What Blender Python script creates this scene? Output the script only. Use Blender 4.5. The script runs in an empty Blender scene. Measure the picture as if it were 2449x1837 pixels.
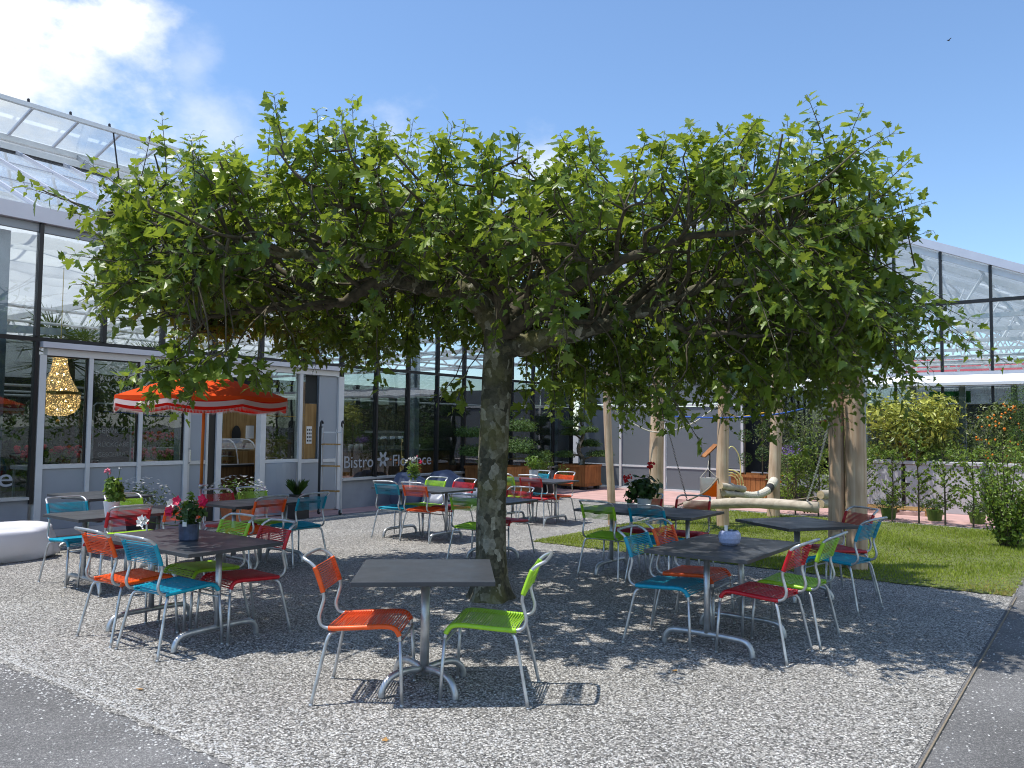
import bpy, bmesh, math, random
from mathutils import Vector, Matrix, Euler
R = math.radians
PI = math.pi
SC = bpy.context.scene
COL = SC.collection

# ---------------------------------------------------------------- camera
FPX, CXP, CYP = 1904.0, 1224.5, 918.5          # photo pixels: focal length and centre
CAM_H, PITCH, ROLL = 1.64, math.atan((1022 - 918.5) / 1904.0), 0.01
cam = bpy.data.objects.new('camera', bpy.data.cameras.new('camera'))
COL.objects.link(cam)
fw = Vector((0, math.cos(PITCH), math.sin(PITCH)))
up0 = Vector((0, -math.sin(PITCH), math.cos(PITCH)))
rt0 = Vector((1, 0, 0))
cup = up0 * math.cos(ROLL) - rt0 * math.sin(ROLL)
crt = rt0 * math.cos(ROLL) + up0 * math.sin(ROLL)
cam.matrix_world = Matrix(((crt.x, cup.x, -fw.x, 0), (crt.y, cup.y, -fw.y, 0), (crt.z, cup.z, -fw.z, CAM_H), (0, 0, 0, 1)))
cam.data.sensor_width = 36.0
cam.data.lens = FPX / 2449.0 * 36.0
cam.data.clip_end = 2000
cam.data.clip_start = 0.05
SC.camera = cam

# ---------------------------------------------------------------- world, sun, exposure
SUN_DIR = Vector((0.36, 0.05, -1.0)).normalized()   # the way the light travels
SUN_EL = math.asin(-SUN_DIR.z)
SUN_AZ = math.atan2(-SUN_DIR.x, -SUN_DIR.y)
world = bpy.data.worlds.new('World')
SC.world = world
world.use_nodes = True
wn, wl = world.node_tree.nodes, world.node_tree.links
wn.clear()
wout = wn.new('ShaderNodeOutputWorld')
bg = wn.new('ShaderNodeBackground')
sky = wn.new('ShaderNodeTexSky')
sky.sky_type = 'NISHITA'
sky.sun_disc = False
sky.sun_elevation = SUN_EL
sky.sun_rotation = SUN_AZ
sky.altitude = 400
sky.air_density = 1.0
sky.dust_density = 0.6
sky.ozone_density = 1.6
SKY_STRENGTH = 0.15
bg.inputs['Strength'].default_value = SKY_STRENGTH
tco = wn.new('ShaderNodeTexCoord')


def wmath(op, a, b=None, c=None):
    n = wn.new('ShaderNodeMath'); n.operation = op
    for i, x in enumerate((a, b, c)):
        if x is None: continue
        if isinstance(x, (int, float)): n.inputs[i].default_value = x
        else: wl.new(x, n.inputs[i])
    return n.outputs[0]


wmap = wn.new('ShaderNodeMapping'); wl.new(tco.outputs['Generated'], wmap.inputs[0])
wmap.inputs['Scale'].default_value = (1, 1, 1.5)
n1 = wn.new('ShaderNodeTexNoise'); n1.inputs['Scale'].default_value = 6.5; n1.inputs['Detail'].default_value = 10; n1.inputs['Roughness'].default_value = 0.58
wl.new(wmap.outputs[0], n1.inputs['Vector'])


def cloud(direction, radius, wob, soft, amount=1.0):
    """a bank of cloud round one direction of the sky, its edge broken by noise"""
    d = Vector(direction).normalized()
    vm = wn.new('ShaderNodeVectorMath'); vm.operation = 'DISTANCE'
    wl.new(tco.outputs['Generated'], vm.inputs[0]); vm.inputs[1].default_value = d
    x = wmath('SUBTRACT', vm.outputs['Value'], wmath('MULTIPLY', wmath('SUBTRACT', n1.outputs['Fac'], 0.5), wob))
    mr = wn.new('ShaderNodeMapRange'); mr.interpolation_type = 'SMOOTHSTEP'
    wl.new(x, mr.inputs[0])
    mr.inputs[1].default_value = radius + soft; mr.inputs[2].default_value = radius - soft
    mr.inputs[3].default_value = 0; mr.inputs[4].default_value = amount
    return mr.outputs[0]


def raydir(u, v):
    return fw + crt * ((u - CXP) / FPX) - cup * ((v - CYP) / FPX)


masks = [cloud(raydir(10, 185), 0.078, 0.38, 0.055), cloud(raydir(180, 185), 0.022, 0.30, 0.045), cloud(raydir(-60, 20), 0.09, 0.4, 0.035),
         cloud(raydir(470, 155), 0.012, 0.16, 0.03, 0.35), cloud(raydir(520, 310), 0.02, 0.25, 0.05, 0.5), cloud(raydir(930, 350), 0.02, 0.25, 0.05, 0.6),
         cloud(raydir(1310, 430), 0.02, 0.2, 0.04, 0.7), cloud(raydir(-700, 350), 0.3, 0.6, 0.1), cloud((1, -.3, .35), 0.35, 0.7, 0.1, .8), cloud((.6, -1, .5), 0.3, 0.7, 0.1, .8)]
msum = masks[0]
for k in masks[1:]: msum = wmath('MAXIMUM', msum, k)
cmix = wn.new('ShaderNodeMixRGB')
sgain = wn.new('ShaderNodeMixRGB'); sgain.blend_type = 'MULTIPLY'; sgain.inputs[0].default_value = 1.0
wl.new(sky.outputs[0], sgain.inputs[1]); sgain.inputs[2].default_value = (1.06, 1.20, 1.30, 1)
wl.new(msum, cmix.inputs[0]); wl.new(sgain.outputs[0], cmix.inputs[1])
ctone = wn.new('ShaderNodeMixRGB')
n2 = wn.new('ShaderNodeTexNoise'); n2.inputs['Scale'].default_value = 9; n2.inputs['Detail'].default_value = 6
wl.new(wmap.outputs[0], n2.inputs['Vector']); wl.new(n2.outputs['Fac'], ctone.inputs[0])
ctone.inputs[1].default_value = (6.2, 6.35, 6.6, 1); ctone.inputs[2].default_value = (8.2, 8.2, 8.2, 1)
wl.new(ctone.outputs[0], cmix.inputs[2])
wl.new(cmix.outputs[0], bg.inputs[0]); wl.new(bg.outputs[0], wout.inputs[0])

sun = bpy.data.objects.new('sun', bpy.data.lights.new('sun', 'SUN'))
COL.objects.link(sun)
sun.data.energy = 4.5
sun.data.angle = R(0.55)
sun.data.color = (1.0, 0.955, 0.875)
sun.rotation_euler = SUN_DIR.to_track_quat('-Z', 'Y').to_euler()
sun.location = (-10, 5, 20)
SC.view_settings.view_transform = 'Standard'
SC.view_settings.look = 'None'
SC.view_settings.exposure = 0.18
SC.view_settings.gamma = 1.0
SC.render.engine = 'CYCLES'
SC.cycles.transparent_max_bounces = 24
SC.cycles.max_bounces = 8
SC.cycles.transmission_bounces = 6
SC.cycles.caustics_reflective = False
SC.cycles.caustics_refractive = False
SC.cycles.sample_clamp_indirect = 6
SC.cycles.filter_width = 1.05


# ---------------------------------------------------------------- materials
def nodes_of(name):
    m = bpy.data.materials.new(name); m.use_nodes = True
    nt = m.node_tree
    return m, nt.nodes, nt.links, nt.nodes['Principled BSDF']


def mat(name, color, rough=0.5, metal=0.0, var=0.0, scale=8.0, bump=0.0, bscale=60.0, spec=0.5, coords='Object', stretch=None, detail=4, dark=None, coat=0):
    """principled with noise-varied colour and an optional bump"""
    m, n, l, p = nodes_of(name)
    p.inputs['Base Color'].default_value = (*color, 1)
    p.inputs['Roughness'].default_value = rough
    p.inputs['Metallic'].default_value = metal
    p.inputs['Specular IOR Level'].default_value = spec
    p.inputs['Coat Weight'].default_value = coat
    tc = n.new('ShaderNodeTexCoord'); src = tc.outputs[coords]
    if stretch:
        mp = n.new('ShaderNodeMapping'); mp.inputs['Scale'].default_value = stretch; l.new(src, mp.inputs[0]); src = mp.outputs[0]
    if var or dark:
        nz = n.new('ShaderNodeTexNoise'); nz.inputs['Scale'].default_value = scale; nz.inputs['Detail'].default_value = detail
        l.new(src, nz.inputs['Vector'])
        cr = n.new('ShaderNodeValToRGB'); l.new(nz.outputs['Fac'], cr.inputs[0])
        a = dark if dark else tuple(c * (1 - var) for c in color)
        b = tuple(min(1, c * (1 + var)) for c in color) if not dark else color
        cr.color_ramp.elements[0].position = 0.32; cr.color_ramp.elements[1].position = 0.68
        cr.color_ramp.elements[0].color = (*a, 1); cr.color_ramp.elements[1].color = (*b, 1)
        l.new(cr.outputs[0], p.inputs['Base Color'])
    if bump:
        nb = n.new('ShaderNodeTexNoise'); nb.inputs['Scale'].default_value = bscale; nb.inputs['Detail'].default_value = 5
        l.new(src, nb.inputs['Vector'])
        bp = n.new('ShaderNodeBump'); bp.inputs['Strength'].default_value = bump; bp.inputs['Distance'].default_value = 0.01
        l.new(nb.outputs['Fac'], bp.inputs['Height']); l.new(bp.outputs[0], p.inputs['Normal'])
    return m


def stone_mat(name, cols, scale, tilt, rough=0.8, big=0.12, gap=0.3):
    """chippings: every Voronoi cell gets a tone and a facet direction of its own"""
    m, n, l, p = nodes_of(name)
    tc = n.new('ShaderNodeTexCoord')
    nz = n.new('ShaderNodeTexNoise'); nz.inputs['Scale'].default_value = 55; l.new(tc.outputs['Object'], nz.inputs['Vector'])
    va = n.new('ShaderNodeVectorMath'); va.operation = 'MULTIPLY_ADD'
    l.new(nz.outputs['Color'], va.inputs[0]); va.inputs[1].default_value = (.02, .02, .02); l.new(tc.outputs['Object'], va.inputs[2])
    vo = n.new('ShaderNodeTexVoronoi'); vo.inputs['Scale'].default_value = scale; l.new(va.outputs[0], vo.inputs['Vector'])
    sep = n.new('ShaderNodeSeparateColor'); l.new(vo.outputs['Color'], sep.inputs[0])
    cr = n.new('ShaderNodeValToRGB'); l.new(sep.outputs[2], cr.inputs[0])
    el = cr.color_ramp.elements
    el[0].position = 0; el[0].color = (*cols[0], 1); el[1].position = 1; el[1].color = (*cols[-1], 1)
    for i, c in enumerate(cols[1:-1]):
        e = el.new((i + 1) / (len(cols) - 1)); e.color = (*c, 1)
    nb = n.new('ShaderNodeTexNoise'); nb.inputs['Scale'].default_value = 0.9; nb.inputs['Detail'].default_value = 6; l.new(tc.outputs['Object'], nb.inputs['Vector'])
    mr = n.new('ShaderNodeMapRange'); l.new(nb.outputs['Fac'], mr.inputs[0]); mr.inputs[1].default_value = .3; mr.inputs[2].default_value = .7
    mr.inputs[3].default_value = 1 - big; mr.inputs[4].default_value = 1 + big
    mx = n.new('ShaderNodeVectorMath'); mx.operation = 'SCALE'; l.new(cr.outputs[0], mx.inputs[0]); l.new(mr.outputs[0], mx.inputs['Scale'])
    ve = n.new('ShaderNodeTexVoronoi'); ve.feature = 'DISTANCE_TO_EDGE'; ve.inputs['Scale'].default_value = scale; l.new(va.outputs[0], ve.inputs['Vector'])
    ge = n.new('ShaderNodeMapRange'); l.new(ve.outputs['Distance'], ge.inputs[0]); ge.inputs[1].default_value = .0; ge.inputs[2].default_value = .16; ge.inputs[3].default_value = gap  # colour darkened at cell edges for the shade between chippings
    my = n.new('ShaderNodeVectorMath'); my.operation = 'SCALE'; l.new(mx.outputs[0], my.inputs[0]); l.new(ge.outputs[0], my.inputs['Scale'])
    l.new(my.outputs[0], p.inputs['Base Color'])
    # facet tilt
    sb = n.new('ShaderNodeVectorMath'); sb.operation = 'SUBTRACT'; l.new(vo.outputs['Color'], sb.inputs[0]); sb.inputs[1].default_value = (.5, .5, .5)
    sc = n.new('ShaderNodeVectorMath'); sc.operation = 'MULTIPLY'; l.new(sb.outputs[0], sc.inputs[0]); sc.inputs[1].default_value = (tilt, tilt, 0)
    geo = n.new('ShaderNodeNewGeometry')
    ad = n.new('ShaderNodeVectorMath'); ad.operation = 'ADD'; l.new(geo.outputs['Normal'], ad.inputs[0]); l.new(sc.outputs[0], ad.inputs[1])
    nm = n.new('ShaderNodeVectorMath'); nm.operation = 'NORMALIZE'; l.new(ad.outputs[0], nm.inputs[0])
    bp = n.new('ShaderNodeBump'); bp.inputs['Strength'].default_value = 0.55; bp.inputs['Distance'].default_value = 0.012; bp.invert = True
    l.new(vo.outputs['Distance'], bp.inputs['Height']); l.new(nm.outputs[0], bp.inputs['Normal'])
    l.new(bp.outputs[0], p.inputs['Normal'])
    p.inputs['Roughness'].default_value = rough; p.inputs['Specular IOR Level'].default_value = 0.25
    return m


def leaf_mat(name, c0, c1, trans=(.3, .45, .05), tfac=0.35, rough=0.42, spec=0.45):
    """leaves: tone varies from leaf to leaf (attribute leaf_tone), some light comes through"""
    m, n, l, p = nodes_of(name)
    at = n.new('ShaderNodeAttribute'); at.attribute_name = 'leaf_tone'
    mx = n.new('ShaderNodeMixRGB'); l.new(at.outputs['Fac'], mx.inputs[0])
    mx.inputs[1].default_value = (*c0, 1); mx.inputs[2].default_value = (*c1, 1)
    l.new(mx.outputs[0], p.inputs['Base Color'])
    p.inputs['Roughness'].default_value = rough; p.inputs['Specular IOR Level'].default_value = spec
    tr = n.new('ShaderNodeBsdfTranslucent'); 
    mt = n.new('ShaderNodeMixRGB'); mt.blend_type = 'MULTIPLY'; mt.inputs[0].default_value = 0.5
    mt.inputs[1].default_value = (*trans, 1); l.new(at.outputs['Fac'], mt.inputs[2])
    l.new(mt.outputs[0], tr.inputs[0])
    ms = n.new('ShaderNodeMixShader'); ms.inputs[0].default_value = tfac
    l.new(p.outputs[0], ms.inputs[1]); l.new(tr.outputs[0], ms.inputs[2])
    l.new(ms.outputs[0], n['Material Output'].inputs[0])
    return m


def glass_mat(name, tint=(.86, .9, .89), base=0.06, rough=0.0, dirt=0.0, dirtcol=(.6, .62, .62), wave=0.0, edge=0.55, dmin=0.0):
    m, n, l, p = nodes_of(name)
    n.remove(p)
    tr = n.new('ShaderNodeBsdfTransparent'); tr.inputs[0].default_value = (*tint, 1)
    gl = n.new('ShaderNodeBsdfGlossy'); gl.inputs['Roughness'].default_value = rough; gl.inputs[0].default_value = (.95, .97, 1, 1)
    lw = n.new('ShaderNodeLayerWeight'); lw.inputs['Blend'].default_value = 0.25
    mr = n.new('ShaderNodeMapRange'); l.new(lw.outputs['Facing'], mr.inputs[0]); mr.inputs[3].default_value = base; mr.inputs[4].default_value = edge
    ms = n.new('ShaderNodeMixShader'); l.new(mr.outputs[0], ms.inputs[0]); l.new(tr.outputs[0], ms.inputs[1]); l.new(gl.outputs[0], ms.inputs[2])
    out = ms.outputs[0]
    if wave:
        tc = n.new('ShaderNodeTexCoord'); nz = n.new('ShaderNodeTexNoise'); nz.inputs['Scale'].default_value = 1.4; l.new(tc.outputs['Object'], nz.inputs['Vector'])
        bp = n.new('ShaderNodeBump'); bp.inputs['Strength'].default_value = wave; bp.inputs['Distance'].default_value = 0.05
        l.new(nz.outputs['Fac'], bp.inputs['Height']); l.new(bp.outputs[0], gl.inputs['Normal'])
    if dirt:
        tc = n.new('ShaderNodeTexCoord'); nz = n.new('ShaderNodeTexNoise'); nz.inputs['Scale'].default_value = 2.2; nz.inputs['Detail'].default_value = 8
        mp = n.new('ShaderNodeMapping'); mp.inputs['Scale'].default_value = (1, .35, 1); l.new(tc.outputs['Object'], mp.inputs[0]); l.new(mp.outputs[0], nz.inputs['Vector'])
        mr2 = n.new('ShaderNodeMapRange'); l.new(nz.outputs['Fac'], mr2.inputs[0]); mr2.inputs[1].default_value = .35; mr2.inputs[2].default_value = .8; mr2.inputs[3].default_value = dmin; mr2.inputs[4].default_value = dirt
        df = n.new('ShaderNodeBsdfDiffuse'); df.inputs[0].default_value = (*dirtcol, 1)
        tl = n.new('ShaderNodeBsdfTranslucent'); tl.inputs[0].default_value = (*dirtcol, 1)
        m3 = n.new('ShaderNodeMixShader'); m3.inputs[0].default_value = .5; l.new(df.outputs[0], m3.inputs[1]); l.new(tl.outputs[0], m3.inputs[2])
        m2 = n.new('ShaderNodeMixShader'); l.new(mr2.outputs[0], m2.inputs[0]); l.new(out, m2.inputs[1]); l.new(m3.outputs[0], m2.inputs[2]); out = m2.outputs[0]
    l.new(out, n['Material Output'].inputs[0])
    return m


def cloth_mat(name, color, tfac=0.5, transp=0.0, bump=0.2, bscale=30):
    m, n, l, p = nodes_of(name)
    p.inputs['Base Color'].default_value = (*color, 1); p.inputs['Roughness'].default_value = 0.9; p.inputs['Specular IOR Level'].default_value = .1
    tc = n.new('ShaderNodeTexCoord'); nb = n.new('ShaderNodeTexNoise'); nb.inputs['Scale'].default_value = bscale; l.new(tc.outputs['Object'], nb.inputs['Vector'])
    bp = n.new('ShaderNodeBump'); bp.inputs['Strength'].default_value = bump; bp.inputs['Distance'].default_value = .01
    l.new(nb.outputs['Fac'], bp.inputs['Height']); l.new(bp.outputs[0], p.inputs['Normal'])
    tr = n.new('ShaderNodeBsdfTranslucent'); tr.inputs[0].default_value = (*color, 1)
    ms = n.new('ShaderNodeMixShader'); ms.inputs[0].default_value = tfac; l.new(p.outputs[0], ms.inputs[1]); l.new(tr.outputs[0], ms.inputs[2])
    out = ms.outputs[0]
    if transp:
        tp = n.new('ShaderNodeBsdfTransparent'); m2 = n.new('ShaderNodeMixShader'); m2.inputs[0].default_value = transp
        l.new(out, m2.inputs[1]); l.new(tp.outputs[0], m2.inputs[2]); out = m2.outputs[0]
    l.new(out, n['Material Output'].inputs[0])
    return m


def emit_mat(name, color, strength):
    m, n, l, p = nodes_of(name)
    p.inputs['Base Color'].default_value = (*color, 1); p.inputs['Emission Color'].default_value = (*color, 1); p.inputs['Emission Strength'].default_value = strength
    return m


def bark_mat(name):
    m, n, l, p = nodes_of(name)
    tc = n.new('ShaderNodeTexCoord')
    nz = n.new('ShaderNodeTexNoise'); nz.inputs['Scale'].default_value = 7; nz.inputs['Detail'].default_value = 4; l.new(tc.outputs['Object'], nz.inputs['Vector'])
    va = n.new('ShaderNodeVectorMath'); va.operation = 'MULTIPLY_ADD'; l.new(nz.outputs['Color'], va.inputs[0]); va.inputs[1].default_value = (.16, .16, .16); l.new(tc.outputs['Object'], va.inputs[2])
    mp = n.new('ShaderNodeMapping'); mp.inputs['Scale'].default_value = (1, 1, .62); l.new(va.outputs[0], mp.inputs[0])
    vo = n.new('ShaderNodeTexVoronoi'); vo.inputs['Scale'].default_value = 17; l.new(mp.outputs[0], vo.inputs['Vector'])
    sep = n.new('ShaderNodeSeparateColor'); l.new(vo.outputs['Color'], sep.inputs[0])
    cr = n.new('ShaderNodeValToRGB'); cr.color_ramp.interpolation = 'CONSTANT'; l.new(sep.outputs[0], cr.inputs[0])
    el = cr.color_ramp.elements
    el[0].position = 0; el[0].color = (.075, .072, .05, 1); el[1].position = .22; el[1].color = (.15, .142, .10, 1)
    for ps, c in ((.42, (.10, .094, .065)), (.58, (.22, .21, .155)), (.74, (.30, .29, .235)), (.84, (.13, .12, .075)), (.95, (.38, .36, .28))):
        e = el.new(ps); e.color = (*c, 1)
    n2_ = n.new('ShaderNodeTexNoise'); n2_.inputs['Scale'].default_value = 30; n2_.inputs['Detail'].default_value = 6; l.new(tc.outputs['Object'], n2_.inputs['Vector'])
    mx = n.new('ShaderNodeMixRGB'); mx.blend_type = 'OVERLAY'; mx.inputs[0].default_value = .8; l.new(cr.outputs[0], mx.inputs[1]); l.new(n2_.outputs['Fac'], mx.inputs[2])
    n3_ = n.new('ShaderNodeTexNoise'); n3_.inputs['Scale'].default_value = 2.2; n3_.inputs['Detail'].default_value = 3; l.new(tc.outputs['Object'], n3_.inputs['Vector'])
    r3 = n.new('ShaderNodeMapRange'); l.new(n3_.outputs['Fac'], r3.inputs[0]); r3.inputs[1].default_value = .5; r3.inputs[2].default_value = .75
    m3 = n.new('ShaderNodeMixRGB'); l.new(r3.outputs[0], m3.inputs[0]); l.new(mx.outputs[0], m3.inputs[1]); m3.inputs[2].default_value = (.17, .16, .055, 1)
    l.new(m3.outputs[0], p.inputs['Base Color'])
    bp = n.new('ShaderNodeBump'); bp.inputs['Strength'].default_value = 1.0; bp.inputs['Distance'].default_value = .018
    ad = n.new('ShaderNodeMath'); ad.operation = 'ADD'; l.new(sep.outputs[0], ad.inputs[0]); l.new(n2_.outputs['Fac'], ad.inputs[1])
    l.new(ad.outputs[0], bp.inputs['Height']); l.new(bp.outputs[0], p.inputs['Normal'])
    p.inputs['Roughness'].default_value = .85; p.inputs['Specular IOR Level'].default_value = .2
    return m


def wood_mat(name, c0, c1, axis='Z', scale=10, plank=0.0, rough=.65):
    """long grain along one axis; plank > 0 adds dark joints across that pitch"""
    m, n, l, p = nodes_of(name)
    tc = n.new('ShaderNodeTexCoord'); mp = n.new('ShaderNodeMapping')
    s = {'X': (.06, 1, 1), 'Y': (1, .06, 1), 'Z': (1, 1, .06)}[axis]
    mp.inputs['Scale'].default_value = s; l.new(tc.outputs['Object'], mp.inputs[0])
    nz = n.new('ShaderNodeTexNoise'); nz.inputs['Scale'].default_value = scale * 3; nz.inputs['Detail'].default_value = 8; nz.inputs['Distortion'].default_value = .6
    l.new(mp.outputs[0], nz.inputs['Vector'])
    cr = n.new('ShaderNodeValToRGB'); l.new(nz.outputs['Fac'], cr.inputs[0])
    cr.color_ramp.elements[0].position = .3; cr.color_ramp.elements[1].position = .72
    cr.color_ramp.elements[0].color = (*c0, 1); cr.color_ramp.elements[1].color = (*c1, 1)
    n5 = n.new('ShaderNodeTexNoise'); n5.inputs['Scale'].default_value = 3; l.new(tc.outputs['Object'], n5.inputs['Vector'])
    mx = n.new('ShaderNodeMixRGB'); mx.blend_type = 'OVERLAY'; mx.inputs[0].default_value = .5; l.new(cr.outputs[0], mx.inputs[1]); l.new(n5.outputs['Fac'], mx.inputs[2])
    l.new(mx.outputs[0], p.inputs['Base Color'])
    bp = n.new('ShaderNodeBump'); bp.inputs['Strength'].default_value = .25; bp.inputs['Distance'].default_value = .006
    l.new(nz.outputs['Fac'], bp.inputs['Height']); l.new(bp.outputs[0], p.inputs['Normal'])
    p.inputs['Roughness'].default_value = rough; p.inputs['Specular IOR Level'].default_value = .3
    return m


M = {}
M['steel'] = mat('galvanised_tube', (.52, .54, .56), .38, .75, .18, 14, .08, 120)
M['chain'] = mat('zinc_chain', (.62, .63, .64), .35, .6)
M['steel_dull'] = mat('brushed_steel', (.42, .44, .46), .42, .8, .15, 20)
M['table'] = mat('anthracite_laminate', (.052, .056, .064), .38, 0, .12, 4, .05, 300, spec=.5)
_t = M['table'].node_tree; _p = _t.nodes['Principled BSDF']; _nz = _t.nodes.new('ShaderNodeTexNoise'); _nz.inputs['Scale'].default_value = 5; _nz.inputs['Detail'].default_value = 7
_tc = _t.nodes.new('ShaderNodeTexCoord'); _t.links.new(_tc.outputs['Object'], _nz.inputs['Vector']); _mr = _t.nodes.new('ShaderNodeMapRange'); _t.links.new(_nz.outputs['Fac'], _mr.inputs[0])
_mr.inputs[1].default_value = .3; _mr.inputs[2].default_value = .7; _mr.inputs[3].default_value = .30; _mr.inputs[4].default_value = .50; _t.links.new(_mr.outputs[0], _p.inputs['Roughness'])
M['table_edge'] = mat('table_underside', (.05, .053, .06), .5)
M['cord_orange'] = mat('orange_cord', (.86, .105, .008), .38, 0, .10, 30)
M['cord_green'] = mat('green_cord', (.33, .60, .025), .38, 0, .08, 30)
M['cord_blue'] = mat('turquoise_cord', (.0, .30, .44), .38, 0, .10, 30)
M['cord_red'] = mat('red_cord', (.50, .008, .018), .38, 0, .12, 30)
M['gravel'] = stone_mat('grey_gravel', [(.11, .108, .105), (.235, .227, .215), (.40, .385, .362), (.50, .483, .455), (.72, .70, .665)], 82, 1.55, gap=.30)
M['stone_a'] = mat('pale_chipping', (.56, .555, .545), .8, 0, .2, 40, coords='Object')
M['stone_b'] = mat('mid_chipping', (.40, .39, .38), .8, 0, .25, 40)
M['stone_c'] = mat('dark_chipping', (.2, .2, .2), .8, 0, .3, 40)
M['asphalt'] = stone_mat('asphalt', [(.13, .13, .135), (.18, .178, .18), (.21, .207, .207), (.34, .335, .33)], 150, .6, .85, .26, gap=.6)
M['pink'] = mat('pink_paving', (.50, .31, .285), .85, 0, .14, 3, .15, 90)
M['soil'] = mat('lawn_soil', (.11, .13, .035), .95, 0, .4, 9)
M['grass'] = leaf_mat('lawn_blades', (.155, .225, .025), (.33, .40, .06), (.48, .58, .07), .30, .6, .2)
M['dry'] = leaf_mat('dry_grass_blades', (.30, .24, .07), (.42, .34, .12), (.5, .4, .1), .3, .7, .1)
M['bark'] = bark_mat('plane_bark')
M['limb'] = mat('limb_bark', (.085, .072, .046), .9, 0, .45, 14, .5, 40)
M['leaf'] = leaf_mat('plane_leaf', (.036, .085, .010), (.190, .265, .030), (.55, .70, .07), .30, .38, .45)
M['twig'] = mat('twig_bark', (.075, .062, .036), .8, 0, .3, 20)
M['white'] = mat('white_frame', (.66, .67, .67), .4, 0, .05, 5)
M['alu'] = mat('aluminium_profile', (.56, .57, .58), .42, .35, .06, 5)
M['black'] = mat('black_profile', (.012, .012, .014), .4)
M['gutter'] = mat('pale_gutter', (.60, .61, .68), .35, .25, .04, 3)
M['awning'] = mat('white_awning_cover', (.80, .81, .83), .3, .1, .03, 3)
M['panel'] = mat('grey_panel', (.33, .365, .41), .5, .1, .05, 2, .04, 200)
M['render'] = mat('grey_render', (.29, .315, .35), .85, 0, .10, 3, .2, 120)
M['concrete'] = mat('concrete_floor', (.10, .098, .095), .8, 0, .15, 2)
M['pale_floor'] = mat('pale_concrete', (.46, .45, .43), .8, 0, .1, 2)
M['bluesteel'] = mat('bluish_steel_column', (.30, .38, .46), .45, .3, .10, 4)
M['whitesteel'] = mat('white_steel', (.86, .87, .88), .5, 0, .05, 6)
M['glass'] = glass_mat('window_glass', (.62, .66, .65), .05, 0, .012, (.45, .48, .48), .03)
M['glass_up'] = glass_mat('upper_glass', (.93, .95, .95), .045, 0, .03, (.55, .58, .6), .03)
M['roofglass'] = glass_mat('roof_glass', (.92, .95, .96), .12, .02, .10, (.70, .74, .78), .05)
M['roofglass2'] = glass_mat('milky_roof_glass', (.95, .97, .98), .08, .02, .55, (.95, .955, .98), .05, dmin=.22)
M['cloth'] = cloth_mat('white_shade_cloth', (.88, .88, .87), .62, .10)
M['mesh'] = cloth_mat('grey_mesh_screen', (.215, .245, .27), .25, .06, .1, 8)
M['letter'] = mat('frosted_letter', (.34, .37, .41), .7)
M['wood_oak'] = wood_mat('oak_panel', (.24, .135, .045), (.42, .27, .11), 'Z', 8)
M['wood_dark'] = wood_mat('brown_counter_front', (.10, .052, .022), (.21, .12, .05), 'Z', 9)
M['wood_box'] = wood_mat('red_brown_planks', (.24, .095, .03), (.42, .18, .06), 'Z', 7)
M['wood_log'] = wood_mat('peeled_log', (.42, .28, .175), (.68, .52, .375), 'Z', 7, rough=.75)
M['wood_logx'] = wood_mat('grey_lying_log', (.40, .345, .27), (.62, .55, .45), 'X', 6, rough=.8)
M['wood_end'] = mat('log_end_grain', (.52, .40, .25), .85, 0, .2, 30)
M['black_counter'] = mat('dark_counter_top', (.03, .03, .032), .3)
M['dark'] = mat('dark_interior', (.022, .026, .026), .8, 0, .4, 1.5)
M['rope'] = mat('cream_rope', (.62, .58, .48), .9, 0, .15, 40, .4, 150)
M['rope_dark'] = mat('brown_rope', (.22, .18, .13), .9, 0, .2, 50)
M['rope_blue'] = mat('blue_rope', (.03, .10, .42), .8)
M['rope_yellow'] = mat('yellow_rope', (.62, .36, .02), .8)
M['umb'] = cloth_mat('orange_canvas', (.86, .095, .018), .25, 0, .2, 60)
M['umb_red'] = cloth_mat('red_canvas', (.72, .020, .010), .35, 0, .2, 60)
M['umb_white'] = cloth_mat('white_canvas', (.80, .74, .71), .4, 0, .2, 60)
M['umb_fringe'] = cloth_mat('white_fringe', (.76, .66, .62), .5, .25, .4, 200)
M['pole'] = wood_mat('orange_painted_pole', (.42, .13, .02), (.60, .20, .03), 'Z', 8)
M['pot_blue'] = mat('slate_glaze', (.055, .075, .13), .35, 0, .5, 12, .2, 60)
M['pot_white'] = mat('white_ceramic', (.70, .71, .74), .35, 0, .05, 9)
M['pot_lilac'] = mat('bluish_stoneware', (.42, .46, .66), .55, 0, .12, 90, .15, 200)
M['pot_terra'] = mat('terracotta', (.45, .15, .06), .8, 0, .15, 10)
M['pot_dark'] = mat('black_plastic_pot', (.025, .025, .027), .5)
M['pot_green'] = mat('lime_plastic_pot', (.07, .15, .015), .5, 0, .2, 8)
M['earth'] = mat('potting_soil', (.035, .025, .018), .95)
M['trough'] = mat('light_grey_trough', (.50, .50, .52), .6, .1, .06, 3)
M['g_gera'] = leaf_mat('geranium_leaf', (.07, .14, .02), (.20, .31, .05))
M['g_dark'] = leaf_mat('dark_leaf', (.012, .04, .010), (.04, .09, .018), tfac=.15)
M['g_pine'] = leaf_mat('needle_green', (.02, .06, .010), (.075, .15, .025), tfac=.15, rough=.6)
M['g_cit'] = leaf_mat('citrus_leaf', (.06, .115, .015), (.62, .62, .12), (.7, .7, .12), .22, .4)
M['g_kum'] = leaf_mat('kumquat_leaf', (.07, .12, .03), (.28, .30, .13), tfac=.25)
M['g_hedge'] = leaf_mat('hedge_leaf', (.06, .125, .018), (.23, .33, .05), (.45, .6, .07), .3)
M['g_olive'] = leaf_mat('olive_leaf', (.06, .09, .04), (.17, .20, .09), tfac=.2)
M['g_rose'] = leaf_mat('rosemary_leaf', (.02, .055, .02), (.06, .11, .04), tfac=.15)
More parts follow.
